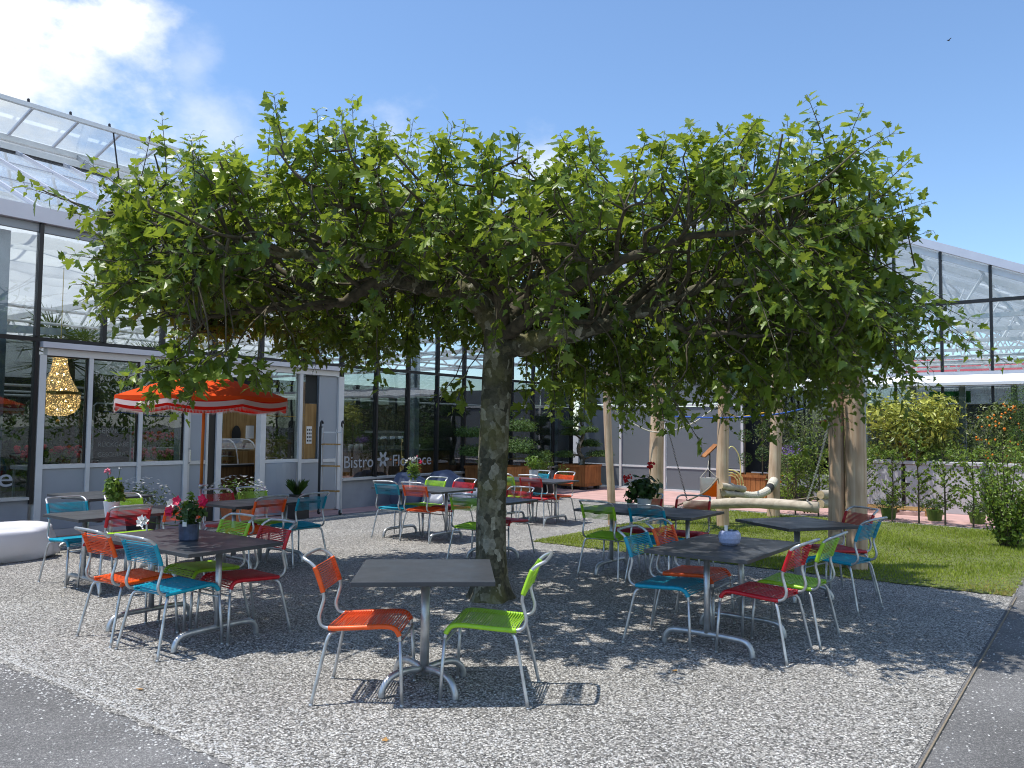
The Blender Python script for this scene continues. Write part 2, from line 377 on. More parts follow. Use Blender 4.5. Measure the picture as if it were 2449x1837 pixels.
M['g_palm'] = leaf_mat('palm_leaf', (.02, .045, .012), (.05, .085, .02), tfac=.2)
M['f_red'] = mat('red_petal', (.62, .012, .02), .6, 0, .2, 40)
M['f_pink'] = mat('pink_petal', (.75, .20, .28), .6, 0, .2, 40)
M['f_mag'] = mat('crimson_petal', (.70, .015, .09), .6, 0, .2, 40)
M['f_white'] = mat('white_petal', (.80, .79, .76), .6)
M['f_violet'] = mat('violet_petal', (.20, .12, .38), .7)
M['fruit'] = mat('orange_fruit', (.80, .22, .01), .4)
M['bag_white'] = mat('white_nylon', (.66, .66, .70), .55, 0, .05, 3, .3, 6)
M['bag_blue'] = mat('slate_blue_nylon', (.075, .095, .16), .6, 0, .15, 3, .3, 7)
M['bag_grey'] = mat('silver_grey_nylon', (.26, .28, .34), .45, .2, .12, 3, .3, 7)
M['paper'] = mat('white_paper', (.74, .74, .72), .8)
M['chalk'] = mat('chalkboard', (.018, .018, .018), .8, 0, .3, 4)
M['sign_green'] = mat('green_sign', (.02, .22, .05), .5)
M['flag_orange'] = cloth_mat('orange_nylon', (.90, .24, .02), .5)
M['flag_white'] = cloth_mat('white_nylon_flag', (.86, .86, .84), .5)
M['redroof'] = mat('red_roof', (.36, .05, .075), .7, 0, .1, 2)
M['barn'] = mat('brown_boards', (.17, .115, .075), .8, 0, .2, 4)
M['bird'] = mat('bird_plumage', (.03, .03, .035), .7)
M['gold'] = mat('brass', (.55, .38, .12), .3, .8)
M['bulb'] = emit_mat('lit_bulb', (1.0, .70, .32), 60)
M['chrome'] = mat('chrome', (.7, .72, .74), .12, 1.0)
M['yellow'] = mat('pale_yellow_plastic', (.62, .60, .22), .4)


def bead_mat():
    """strings of lit glass beads: gaps between them, gold light caught in some"""
    m, n, l, p = nodes_of('bead_curtain')
    tc = n.new('ShaderNodeTexCoord'); vo = n.new('ShaderNodeTexVoronoi'); vo.inputs['Scale'].default_value = 95; l.new(tc.outputs['Object'], vo.inputs['Vector'])
    sep = n.new('ShaderNodeSeparateColor'); l.new(vo.outputs['Color'], sep.inputs[0])
    p.inputs['Base Color'].default_value = (.62, .50, .30, 1); p.inputs['Roughness'].default_value = .25
    p.inputs['Emission Color'].default_value = (1, .62, .24, 1)
    mr = n.new('ShaderNodeMapRange'); l.new(sep.outputs[0], mr.inputs[0]); mr.inputs[1].default_value = .80; mr.inputs[2].default_value = 1; mr.inputs[3].default_value = .20; mr.inputs[4].default_value = 7
    l.new(mr.outputs[0], p.inputs['Emission Strength'])
    tp = n.new('ShaderNodeBsdfTransparent'); ms = n.new('ShaderNodeMixShader')
    m2 = n.new('ShaderNodeMath'); m2.operation = 'GREATER_THAN'; l.new(sep.outputs[1], m2.inputs[0]); m2.inputs[1].default_value = .78
    l.new(m2.outputs[0], ms.inputs[0]); l.new(p.outputs[0], ms.inputs[1]); l.new(tp.outputs[0], ms.inputs[2])
    l.new(ms.outputs[0], n['Material Output'].inputs[0])
    return m


M['beads'] = bead_mat()


# ---------------------------------------------------------------- mesh builder
class MB:
    def __init__(s): s.v, s.f, s.t = [], [], []

    def add(s, vs, fs, tone=None):
        o = len(s.v); s.v.extend(vs); s.f.extend([tuple(i + o for i in f) for f in fs])
        if tone is not None: s.t.extend([tone] * len(vs))
        return s

    def box(s, x0, x1, y0, y1, z0, z1):
        return s.add([(x0, y0, z0), (x1, y0, z0), (x1, y1, z0), (x0, y1, z0), (x0, y0, z1), (x1, y0, z1), (x1, y1, z1), (x0, y1, z1)],
                     [(3, 2, 1, 0), (4, 5, 6, 7), (0, 1, 5, 4), (1, 2, 6, 5), (2, 3, 7, 6), (3, 0, 4, 7)])

    def bar(s, a, b, w, h=None):
        """square bar from a to b"""
        a, b = Vector(a), Vector(b); h = h or w
        d = (b - a).normalized(); x = d.cross(Vector((0, 0, 1)))
        if x.length < 1e-4: x = Vector((1, 0, 0))
        x.normalize(); y = d.cross(x).normalized()
        vs = []
        for p in (a, b):
            for i, j in ((-1, -1), (1, -1), (1, 1), (-1, 1)): vs.append(tuple(p + x * (i * w / 2) + y * (j * h / 2)))
        return s.add(vs, [(0, 1, 2, 3), (7, 6, 5, 4), (0, 4, 5, 1), (1, 5, 6, 2), (2, 6, 7, 3), (3, 7, 4, 0)])

    def tube(s, pts, r, n=8, cap=True):
        pts = [Vector(p) for p in pts]; m = len(pts)
        rs = r if isinstance(r, (list, tuple)) else [r] * m
        t0 = (pts[1] - pts[0]).normalized()
        x = t0.cross(Vector((0, 0, 1)))
        if x.length < 1e-3: x = t0.cross(Vector((1, 0, 0)))
        x.normalize(); vs = []; fs = []
        for i, p in enumerate(pts):
            t = (pts[min(i + 1, m - 1)] - pts[max(i - 1, 0)])
            if t.length < 1e-9: t = t0
            t.normalize(); x = (x - t * x.dot(t))
            if x.length < 1e-6: x = t.orthogonal()
            x.normalize(); y = t.cross(x)
            for k in range(n):
                a = 2 * PI * k / n; vs.append(tuple(p + (x * math.cos(a) + y * math.sin(a)) * rs[i]))
        for i in range(m - 1):
            for k in range(n):
                fs.append((i * n + k, i * n + (k + 1) % n, (i + 1) * n + (k + 1) % n, (i + 1) * n + k))
        if cap: fs.append(tuple(range(n - 1, -1, -1))); fs.append(tuple((m - 1) * n + k for k in range(n)))
        return s.add(vs, fs)

    def lathe(s, prof, n=20, cx=0, cy=0, z0=0, sx=1, sy=1):
        vs = []; fs = []; m = len(prof)
        for r, z in prof:
            for k in range(n):
                a = 2 * PI * k / n; vs.append((cx + r * math.cos(a) * sx, cy + r * math.sin(a) * sy, z0 + z))
        for i in range(m - 1):
            for k in range(n): fs.append((i * n + k, i * n + (k + 1) % n, (i + 1) * n + (k + 1) % n, (i + 1) * n + k))
        fs.append(tuple(range(n - 1, -1, -1))); fs.append(tuple((m - 1) * n + k for k in range(n)))
        return s.add(vs, fs)

    def ball(s, c, r, n=8, m=5, sz=1.0):
        pr = [(max(1e-4, r * math.sin(PI * i / m)), -r * sz * math.cos(PI * i / m)) for i in range(m + 1)]
        return s.lathe(pr, n, c[0], c[1], c[2])

    def build(s, name, material, parent=None, smooth=False, bevel=0, autosmooth=None):
        me = bpy.data.meshes.new(name); me.from_pydata(s.v, [], s.f); me.update()
        if s.t and len(s.t) == len(s.v):
            at = me.attributes.new('leaf_tone', 'FLOAT', 'POINT'); at.data.foreach_set('value', s.t)
        me.materials.append(material)
        if smooth: me.polygons.foreach_set('use_smooth', [True] * len(me.polygons))
        o = bpy.data.objects.new(name, me); COL.objects.link(o)
        if parent: o.parent = parent
        if bevel:
            b = o.modifiers.new('Bevel', 'BEVEL'); b.width = bevel; b.segments = 2; b.limit_method = 'ANGLE'
        return o


def spline(pts, n=6):
    """Catmull-Rom through the points"""
    P = [Vector(p) for p in pts]; P = [P[0] * 2 - P[1]] + P + [P[-1] * 2 - P[-2]]; out = []
    for i in range(1, len(P) - 2):
        a, b, c, d = P[i - 1:i + 3]
        for k in range(n):
            t = k / n
            out.append(.5 * ((2 * b) + (c - a) * t + (2 * a - 5 * b + 4 * c - d) * t * t + (3 * b - a - 3 * c + d) * t ** 3))
    out.append(P[-2]); return out


def tag(o, label=None, cat=None, group=None, kind=None):
    if label: o['label'] = label
    if cat: o['category'] = cat
    if group: o['group'] = group
    if kind: o['kind'] = kind
    return o


def thing(name, label, cat, loc=(0, 0, 0), rotz=0.0, group=None):
    o = bpy.data.objects.new(name, None); COL.objects.link(o); o.empty_display_size = .1
    o.location = loc; o.rotation_euler = (0, 0, rotz)
    return tag(o, label, cat, group)


def struct(name, mb, m, label=None):
    o = mb.build(name, m); o['kind'] = 'structure'
    if label: o['label'] = label; 
    return o


def copy_tree(o, parent=None):
    c = o.copy(); COL.objects.link(c)
    if parent: c.parent = parent
    for ch in [k for k in COL.objects if k.parent == o]: copy_tree(ch, c)
    return c


F0 = Vector((-3.337, 15.742, 0)); U = Vector((.6, .8, 0)); MM = Vector((.8, -.6, 0))


def W(s, d, z=0.0):
    """s along the left glasshouse front, d metres out from it"""
    return F0 + U * s + MM * d + Vector((0, 0, z))


def at_px(u, v, z=0.0):
    """the point at height z seen at photo pixel (u, v)"""
    d = raydir(u, v); return Vector((0, 0, CAM_H)) + d * ((z - CAM_H) / d.z)


def at_depth(u, v, y):
    d = raydir(u, v); return Vector((0, 0, CAM_H)) + d * (y / d.y)


ROT_F = math.atan2(.8, .6)             # local x along the facade, local y into the building
ROT_W = math.atan2(-.6, .8)            # local x along the second front, local y away from us
rnd = random.Random(7)


def leaf_cloud(mb, n, center, rad, size, rng, shell=0.55, lean=(0, 0, .35), ratio=.45, fold=.25, tone=(0, 1), jit=.35, zmin=None, spread=1.0):
    """n pointed leaves through an ellipsoid, denser near its surface"""
    cx, cy, cz = center
    for _ in range(n):
        while True:
            p = Vector((rng.uniform(-1, 1), rng.uniform(-1, 1), rng.uniform(-1, 1)))
            if 1e-3 < p.length < 1: break
        q = p.normalized() * (shell + (1 - shell) * rng.random()) * (1 + rng.uniform(-jit, jit) * .5)
        pos = Vector((cx + q.x * rad[0], cy + q.y * rad[1], cz + q.z * rad[2]))
        if zmin is not None and pos.z < zmin: continue
        nrm = (p.normalized() + Vector(lean) + Vector((rng.uniform(-1, 1), rng.uniform(-1, 1), rng.uniform(-1, 1))) * spread).normalized()
        ax = nrm.orthogonal(); ax.rotate(Matrix.Rotation(rng.uniform(0, 2 * PI), 3, nrm)); ax.normalize()
        sd = nrm.cross(ax); L = size * rng.uniform(.6, 1.25); w = L * ratio
        a = pos - ax * L * .5; b = pos + ax * L * .5; up = nrm * w * fold
        mb.add([tuple(a), tuple(pos + sd * w * .5 + up), tuple(b), tuple(pos - sd * w * .5 + up), tuple(pos)], [(0, 1, 4), (1, 2, 4), (2, 3, 4), (3, 0, 4)], rng.uniform(*tone))


# ================================================================ ground
def sheet(pts, z, sub=None):
    mb = MB(); mb.add([(p.x, p.y, z) for p in pts], [tuple(range(len(pts)))]); return mb


def rough_edge(corners, amp, step, rng, rough=None):
    """polygon whose edges wander a little (rough: which edges do)"""
    out = []
    for i, a in enumerate(corners):
        b = corners[(i + 1) % len(corners)]; n = max(1, int((b - a).length / step))
        nn = (b - a).normalized().cross(Vector((0, 0, 1)))
        for k in range(n):
            p = a.lerp(b, k / n)
            if (rough is None or rough[i]) and k: p = p + nn * rng.uniform(-amp, amp)
            out.append(p)
    return out


b = MB(); S_ = 420
b.add([(-S_, -S_, -.004), (S_, -S_, -.004), (S_, S_, -.004), (-S_, S_, -.004)], [(0, 1, 2, 3)])
struct('asphalt_ground', b, M['asphalt'])
LS0, LS1, LD0, LD1 = -1.15, 4.95, 5.42, 11.30          # lawn, in facade coordinates
g = rough_edge([W(-8.25, 12.0 - .69), W(5.2, 11.31), W(5.2, .72), W(-5.5, .72), W(-5.5, .3), W(-8.25, .3)], .022, .05, rnd, [False, False, False, False, False, True])
struct('gravel_court', sheet(g, 0.0), M['gravel'])
b = MB(); b.add([tuple(W(s, d, .004)) for s, d in ((-14, -.25), (8.85, -.25), (8.85, 13.5), (5.22, 13.5), (5.22, .72), (-14, .72))], [(0, 1, 2, 3, 4, 5)])
struct('pink_pavement', b, M['pink'])
b = MB(); b.bar(W(-8.2, 11.335, .002), W(-1.15, 11.335, .002), .009, .012)
tag(b.build('edging_strip', M['rope_dark']), 'thin brown edging strip between gravel and right asphalt path', 'edging')
lw_ = rough_edge([W(LS0, LD0), W(LS0, LD1), W(LS1, LD1), W(LS1, LD0)], .03, .06, rnd)
struct('lawn_soil', sheet(lw_, .008), M['soil'])

# grass: blades over the whole lawn, dry along the path edge
rg = random.Random(11); gb = MB(); db = MB()
for _ in range(70000):
    s = rg.uniform(LS0 - .02, LS1); d = rg.uniform(LD0 - .02, LD1)
    p = W(s, d, .006)
    if p.y > 13.2 and rg.random() < .4: continue
    edge = min(s - LS0, d - LD0, LD1 - d)
    h = rg.uniform(.020, .036) * (1 + .35 * math.sin(s * 3 + 2 * math.sin(d * 2))) * (.7 if edge < .12 else 1); a = rg.uniform(0, 2 * PI); w = rg.uniform(.004, .008)
    dx, dy = math.cos(a) * w, math.sin(a) * w; lx, ly = rg.uniform(-.02, .02), rg.uniform(-.02, .02)
    tgt = db if (rg.random() < max(0, .75 - ((LD1 - d) * .9 + (s - LS0) * .55))) or rg.random() < .02 else gb
    pat = .5 + .5 * math.sin(s * 1.7 + 1.3 * math.sin(d * 1.1)) * math.cos(d * 1.5 + s * .4)
    tgt.add([(p.x - dx, p.y - dy, p.z), (p.x + dx, p.y + dy, p.z), (p.x + lx, p.y + ly, p.z + h)], [(0, 1, 2)], min(1, max(0, .25 + .5 * pat + rg.uniform(-.3, .3))))
tag(gb.build('grass', M['grass']), 'short green lawn grass beside the gravel court', kind='stuff')
tag(db.build('dry_grass', M['dry']), 'straw coloured dry grass at the lawn corner by the path', kind='stuff')

# real chippings on the near gravel, and strays on the asphalt
def chip(mb, p, r, rng):
    a = rng.uniform(0, PI); ca, sa = math.cos(a), math.sin(a); h = r * rng.uniform(.35, .8); e = rng.uniform(.55, 1)
    tx, ty = rng.uniform(-.5, .5) * r, rng.uniform(-.5, .5) * r
    P = []
    for k in range(4):
        ang = k * PI / 2 + rng.uniform(-.45, .45); x, y = r * math.cos(ang), r * e * math.sin(ang); P.append((p.x + x * ca - y * sa, p.y + x * sa + y * ca, p.z + rng.uniform(0, .4) * h))
    x2, y2 = tx * ca - ty * sa, tx * sa + ty * ca
    P.append((p.x + x2, p.y + y2, p.z + h))
    mb.add(P, [(0, 1, 4), (1, 2, 4), (2, 3, 4), (3, 0, 4)])


cs = [MB(), MB(), MB()]
for _ in range(34000):
    s = -8.2 + 6.6 * rg.random() ** 1.9; d = rg.uniform(4.2, 11.25)
    chip(rg.choices(cs, (5, 3, 1))[0], W(s, d, -.001), rg.uniform(.0045, .0095), rg)
for _ in range(5200):
    if rg.random() < .4:
        chip(rg.choices(cs, (5, 3, 1))[0], W(-8.25 + rg.gauss(0, .09), rg.uniform(4, 11.4), -.003), rg.uniform(.005, .011), rg); continue
    if rg.random() < .72:
        s = -8.22 - rg.expovariate(1.6); d = rg.uniform(4, 11.4)
    else: s = rg.uniform(-8.2, -.5); d = 11.33 + rg.expovariate(3.5)
    chip(rg.choices(cs, (5, 3, 1))[0], W(s, d, -.004), rg.uniform(.004, .010), rg)
for i, (mb, k) in enumerate(zip(cs, 'abc')):
    tag(mb.build('loose_gravel', M['stone_' + k]), ('pale', 'mid grey', 'dark grey')[i] + ' loose chippings strewn over gravel and asphalt edge', kind='stuff')


# ================================================================ left glasshouse
PITCHW = 0.935
house = thing('glasshouse', 'long glass bistro building with black mullions along the left side', 'glasshouse', W(0, 0), ROT_F)
SA, SB = -13.14, 8.80
ZT, ZE = 2.82, 4.45                       # transom and eave heights
RISE = .431
def hb(name, mat_, boxes, parent=house, **k):
    mb = MB()
    for bx in boxes: mb.box(*bx)
    return mb.build(name, M[mat_], parent, **k)


muls = [-5.66 + PITCHW * k for k in range(-8, 16)]
hb('plinth_wall', 'render', [(SA, -5.68, 0, .22, 0, .56)])
hb('plinth_wall', 'render', [(0.0, SB - .02, 0, .22, 0, .555)])
hb('window_sill', 'alu', [(SA, -5.69, -.06, .16, .562, .60)])
hb('window_sill', 'alu', [(-.02, SB - .02, -.07, .16, .558, .60)])
hb('transom', 'black', [(SA, SB, -.012, .055, ZT - .03, ZT + .03)])
hb('fascia', 'gutter', [(SA, SB, -.10, .10, ZE + .02, ZE + .24)])
hb('eave_beam', 'panel', [(SA, SB, -.005, .06, ZE - .10, ZE + .015)])
for x in muls:
    hb('mullion', 'black', [(x - .027, x + .027, -.045, .052, ZT + .033, ZE + .018)])
    lo = .6 if (x < -5.6 or x > -.1) else None
    if x > SB - .3: continue
    if lo: hb('mullion', 'black', [(x - .024, x + .024, -.045, .052, .50, ZT - .033)])
for a in muls[:-1]:
    c = a + PITCHW
    hb('upper_pane', 'glass_up', [(a + .03, min(c, SB) - .03, .012, .02, ZT + .035, ZE - .10)])
    if c < -5.6 or a > -.1: hb('lower_pane', 'glass', [(a + .027, min(c, SB) - .027, .012, .02, .605, ZT - .035)])
# roof: bars and panes, a ridge vent standing open
RW = 5.9; ZR = ZE + .22 + RISE * RW
for i, x in enumerate(muls):
    mb = MB(); mb.bar((x, .05, ZE + .25), (x, RW, ZR + .03), .045, .06); mb.build('roof_bar', M['gutter'], house)
mb = MB()
for f in (.36, .70): mb.bar((SA, RW * f, ZE + .235 + RISE * RW * f), (SB, RW * f, ZE + .235 + RISE * RW * f), .02, .016)
mb.build('glazing_bar', M['gutter'], house)
for a in muls[:-1]:
    c = a + PITCHW; mb = MB(); z0, z1 = ZE + .225, ZR
    mb.add([(a + .02, .02, z0), (c - .02, .02, z0), (c - .02, RW, z1), (a + .02, RW, z1), (a + .02, .02, z0 - .006), (c - .02, .02, z0 - .006), (c - .02, RW, z1 - .006), (a + .02, RW, z1 - .006)],
           [(0, 1, 2, 3), (7, 6, 5, 4), (0, 4, 5, 1), (1, 5, 6, 2), (2, 6, 7, 3), (3, 7, 4, 0)])
    mb.build('roof_pane', M['roofglass'], house)
hb('roof_rail', 'black', [(SA, SB, RW, RW + .05, ZR - .02, ZR + .04)])
RID, ZRI = 7.25, 7.92
mb = MB(); mb.bar((SA, RID, ZRI), (SB, RID, ZRI), .14, .12); mb.bar((SA, RID - .32, ZRI - .30), (SB, RID - .32, ZRI - .30), .10, .16); mb.build('ridge_beam', M['whitesteel'], house)
mb = MB()
for x in [SA + 2.8 * k for k in range(9)]: mb = MB(); mb.bar((x, RW + .1, ZR), (x, RID, ZRI), .16, .10); mb.build('ridge_bracket', M['panel'], house)
vent = hb('ridge_vent', 'whitesteel', [(SA, SB, 5.88, 5.98, 8.27, 8.36)])
vs, ve = 5.95, 8.31
mb = MB()
for x in [m_ + .3 for m_ in muls]: mb.bar((x, vs, ve), (x, RID - .02, ZRI + .04), .05, .05)
mb.build('vent_bar', M['gutter'], vent)
mb = MB(); mb.add([(SA, vs, ve), (SB, vs, ve), (SB, RID, ZRI + .05), (SA, RID, ZRI + .05), (SA, vs, ve + .006), (SB, vs, ve + .006), (SB, RID, ZRI + .056), (SA, RID, ZRI + .056)],
                  [(3, 2, 1, 0), (4, 5, 6, 7), (0, 1, 5, 4), (1, 2, 6, 5), (2, 3, 7, 6), (3, 0, 4, 7)])
mb.build('vent_glazing', M['roofglass'], vent)
mb = MB()
for x in (-4.55, -1.8, 1.0): mb.tube([(x, vs, ve), (x + .12, RW - .05, ZR)], .018, 6)
mb.build('vent_strut', M['black'], vent)
# rear slope and rear wall, so that the house is whole
for nm, y0, z0, y1, z1 in (('rear_roof', RID, ZRI - .06, 14.4, ZE + .2), ('rear_wall', 14.4, ZE, 14.42, 0.0)):
    mb = MB(); mb.add([(SA, y0, z0), (SB, y0, z0), (SB, y1, z1), (SA, y1, z1), (SA, y0, z0 - .006), (SB, y0, z0 - .006), (SB, y1 + .006, z1), (SA, y1 + .006, z1)],
                      [(0, 1, 2, 3), (7, 6, 5, 4), (0, 4, 5, 1), (1, 5, 6, 2), (2, 6, 7, 3), (3, 7, 4, 0)])
    mb.build(nm, M['roofglass2'], house)
hb('added_dark_backing', 'dark', [(SA, SB, 14.2, 14.3, 0, 3.0)])  # opaque sheet added before the glass rear to keep the interior dark
hb('added_pale_backing', 'cloth', [(SA, SB, 14.2, 14.3, 3.0, 4.6)])  # pale sheet added to cover the horizon seen under the cloth
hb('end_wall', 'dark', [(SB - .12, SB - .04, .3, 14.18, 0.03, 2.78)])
hb('floor_slab', 'concrete', [(SA, SB, .23, 14.38, -.005, .02)])
for x in (-11.6, -8.8, -6.02, -3.22, -.42, 2.38, 5.18, 7.98):
    mb = MB(); mb.box(x - .075, x + .075, .26, .41, .02, ZE - .1); mb.build('column', M['bluesteel'], house)
    mb = MB(); mb.bar((x, .335, 3.95), (x, 14.3, 3.95), .07, .12); mb.bar((x, .335, 3.45), (x, 14.3, 3.45), .06, .08)
    for k in range(11): mb.bar((x, .4 + k * 1.26, 3.45), (x, 1.03 + k * 1.26, 3.95), .035); mb.bar((x, 1.03 + k * 1.26, 3.95), (x, 1.66 + k * 1.26, 3.45), .035)
    mb.build('roof_truss', M['whitesteel'], house)
mb = MB()
for y, z in ((1.2, 3.42), (2.6, 3.36), (4.2, 3.4), (6.5, 3.36), (3.4, 2.3), (6.0, 2.2), (8.0, 2.35)): mb.tube([(SA, y, z), (SB, y, z)], .028, 6)
mb.build('heating_pipe', M['whitesteel'], house)
mb = MB(); mb.bar((-5.9, .9, 3.02), (-2.0, 5.2, 3.55), .09, .12); mb.bar((-8.8, .9, 3.0), (-6.2, 5.2, 3.5), .09, .12); mb.build('brace', M['bluesteel'], house)
# shade cloth hung in bays under the roof
mb = MB(); NX, NY = 44, 60
for j in range(NY + 1):
    for i in range(NX + 1):
        x = SA + (SB - SA) * i / NX; y = .55 + 13.6 * j / NY
        base = 4.30 + .9 * min(1, y / 4.5) if y < 7 else 5.2 - .9 * max(0, (y - 9.5) / 4.6)
        sag = .17 * abs(math.sin(PI * (y - .55) / 1.25)) + .035 * math.sin(x * 5 + y) + .02 * math.sin(x * 11)
        mb.v.append((x, y, base - sag))
for j in range(NY):
    for i in range(NX):
        q = j * (NX + 1) + i; mb.f.append((q, q + 1, q + NX + 2, q + NX + 1))
cl = mb.build('shade_cloth', M['cloth'], house, smooth=True)
# the projecting bistro front set into the bays between the two black posts
fr = [(-5.62, -5.53, -.06, .10, .02, 2.70)]
hb('front_header', 'gutter', [(-5.62, .0, -.13, .10, 2.705, 2.785)])
hb('front_beam', 'white', [(-5.525, -.15, -.05, .09, 2.60, 2.70)])
for x0, x1 in ((-5.62, -5.53), (-4.935, -4.875), (-4.155, -4.095), (-3.385, -3.315), (-2.80, -2.70), (-1.93, -1.82), (-1.09, -1.02), (-.15, -.02)):
    hb('front_post', 'white', [(x0, x1, -.05, .09, .02, 2.598)])
for x0, x1 in ((-5.53, -4.935), (-4.875, -4.155), (-4.095, -3.385)):
    w = hb('window', 'white', [(x0 + .002, x1 - .002, -.035, .06, .985, 1.045)])
    hb('frame', 'black', [(x0 + .002, x0 + .018, -.02, .04, 1.047, 2.598), (x1 - .018, x1 - .002, -.02, .04, 1.047, 2.598), (x0 + .02, x1 - .02, -.02, .04, 2.58, 2.598)], w)
    hb('pane', 'glass', [(x0 + .02, x1 - .02, .0, .008, 1.048, 2.578)], w)
    hb('parapet_panel', 'panel', [(x0 + .004, x1 - .004, -.012, .03, .12, .98)])
    hb('base_strip', 'alu', [(x0 + .004, x1 - .004, -.02, .03, .02, .116)])
d0 = hb('sliding_door', 'alu', [(-3.31, -3.27, -.03, .03, .03, 2.59), (-2.98, -2.94, -.03, .03, .03, 2.59), (-3.268, -2.982, -.03, .03, 2.54, 2.59), (-3.268, -2.982, -.03, .03, .98, 1.04), (-3.268, -2.982, -.03, .03, .03, .12)])
hb('pane', 'panel', [(-3.268, -2.982, -.004, .012, 1.042, 2.538)], d0); hb('lower_panel', 'panel', [(-3.268, -2.982, -.004, .012, .122, .978)], d0)
mb = MB(); mb.tube([(-3.29, -.035, 1.0), (-3.29, -.075, 1.02), (-3.29, -.075, 1.22), (-3.29, -.035, 1.24)], .009, 6); mb.build('handle', M['chrome'], d0)
hb('door_slot', 'black', [(-2.935, -2.805, -.01, .02, .02, 2.598)])
w = hb('window', 'white', [(-1.818, -1.092, -.035, .06, .955, 1.015)])
hb('pane', 'glass', [(-1.815, -1.095, .0, .008, 1.017, 2.597)], w)
mb = MB()
for k in range(9):
    a0, a1 = (k / 8), ((k + 1) / 8)
    if k == 8: break
    x0, x1 = -1.815 + .72 * a0, -1.815 + .72 * a1; y0, y1 = -.16 * math.sin(PI * a0) - .01, -.16 * math.sin(PI * a1) - .01
    mb.add([(x0, y0, .03), (x1, y1, .03), (x1, y1, .95), (x0, y0, .95), (x0, .03, .03), (x1, .03, .03), (x1, .03, .95), (x0, .03, .95)], [(0, 1, 2, 3), (3, 2, 6, 7), (0, 4, 5, 1)])
mb.build('curved_panel', M['panel'], house, smooth=False)
hb('parapet_panel', 'panel', [(-1.015, -.155, -.012, .03, .03, .93)])
hb('parapet_cap', 'white', [(-1.015, -.155, -.03, .05, .935, 1.0)])
hb('wood_panel', 'wood_oak', [(-.93, -.605, .06, .085, 1.005, 2.05)]); hb('dark_panel', 'dark', [(-.93, -.605, .06, .085, 2.055, 2.595)])
hb('frosted_panel', 'panel', [(-.60, -.155, .0, .02, 1.005, 2.595)])
w = hb('pane', 'glass', [(-1.015, -.93, .0, .008, 1.005, 2.595)])
hb('notice', 'paper', [(-.84, -.71, .052, .056, 1.29, 1.62)])
mb = MB()
for i in range(4):
    for j in range(3): mb.box(-.825 + j * .04, -.80 + j * .04, .0495, .0515, 1.33 + i * .068, 1.365 + i * .068)
mb.build('notice_print', M['black'], house)


def text(body, size, m, parent, loc, rot, name='lettering', extrude=.002, sx=1.0, align='LEFT', bold=0.0):
    c = bpy.data.curves.new(name, 'FONT'); c.body = body; c.size = size; c.extrude = extrude; c.align_x = align; c.offset = bold
    t = bpy.data.objects.new(name + '_curve', c); COL.objects.link(t)
    dg = bpy.context.evaluated_depsgraph_get(); dg.update()
    me = bpy.data.meshes.new_from_object(t.evaluated_get(dg)); me.name = name
    bpy.data.objects.remove(t); bpy.data.curves.remove(c)
    me.materials.clear(); me.materials.append(m)
    o = bpy.data.objects.new(name, me); COL.objects.link(o)
    if parent: o.parent = parent
    o.location = loc; o.rotation_euler = rot; o.scale = (sx, 1, 1)
    return o


LR = (PI / 2, 0, 0)
text('Bistro', .34, M['letter'], house, (.04, .006, .80), LR, sx=.98)
text('Florence', .34, M['letter'], house, (1.38, .006, .80), LR, sx=1.02)
text('Bistro', .36, M['letter'], house, (-8.95, .006, .76), LR, sx=1.0)
text('Florence', .36, M['letter'], house, (-7.40, .006, .76), LR, sx=1.20)
for cx in (1.12, -7.72):
    mb = MB(); N = 60; vs = []; fs = []
    for k in range(N):
        a = 2 * PI * k / N; r = .125 + .05 * math.cos(6 * a)
        vs += [(cx + r * math.cos(a), .006, .95 + r * math.sin(a)), (cx + .052 * math.cos(a), .006, .95 + .052 * math.sin(a)), (cx + r * math.cos(a), .009, .95 + r * math.sin(a)), (cx + .052 * math.cos(a), .009, .95 + .052 * math.sin(a))]
    for k in range(N):
        i, j = 4 * k, 4 * ((k + 1) % N); fs += [(i, i + 1, j + 1, j), (i + 2, j + 2, j + 3, i + 3), (i, j, j + 2, i + 2), (i + 1, i + 3, j + 3, j + 1)]
    mb.add(vs, fs); mb.build('flower_emblem', M['letter'], house)


def inside(name, label, cat, s, y, z=0.02, group=None):
    """s is read off the facade plane; the thing stands y metres behind it along the line of sight"""
    s = s + (s + 10.59) / 12.1 * y
    return thing(name, label, cat, W(s, -y, z), ROT_F, group)


# ---------------------------------------------------------------- what stands inside the glasshouse
t = inside('sales_counter', 'wooden bistro counter seen through the open doorway', 'counter', -2.35, 1.45)
hb('front_panel', 'wood_dark', [(-.95, .62, 0, .06, .05, .80)], t); hb('worktop', 'black_counter', [(-1.0, .66, -.04, .72, .803, .84)], t); hb('carcass', 'dark', [(-.93, .6, .065, .7, .0, .80)], t)
hb('side_box', 'wood_oak', [(.02, .45, .02, .34, .845, 1.10)], t)
dc = inside('display_case', 'curved glass cake display case on the bistro counter', 'display case', -2.50, 1.47, .865)
prof = [(0, 0), (.02, .16), (.07, .30), (.16, .41), (.30, .47), (.55, .48)]
mb = MB()
for x in (-.52, .18, .62): mb.tube([(x, y, z) for y, z in prof], .016, 6)
mb.tube([(-.52, 0, 0), (.62, 0, 0)], .016, 6); mb.tube([(-.52, .55, .48), (.62, .55, .48)], .016, 6); mb.build('frame', M['alu'], dc)
mb = MB()
for (y0, z0), (y1, z1) in zip(prof, prof[1:]): mb.add([(-.51, y0 + .004, z0), (.61, y0 + .004, z0), (.61, y1 + .004, z1), (-.51, y1 + .004, z1)], [(0, 1, 2, 3)])
mb.build('curved_glass', M['glass'], dc)
hb('shelf', 'alu', [(-.5, .6, .1, .52, .15, .16), (-.5, .6, .14, .52, .29, .30)], dc)
mb = MB(); rr = random.Random(4)
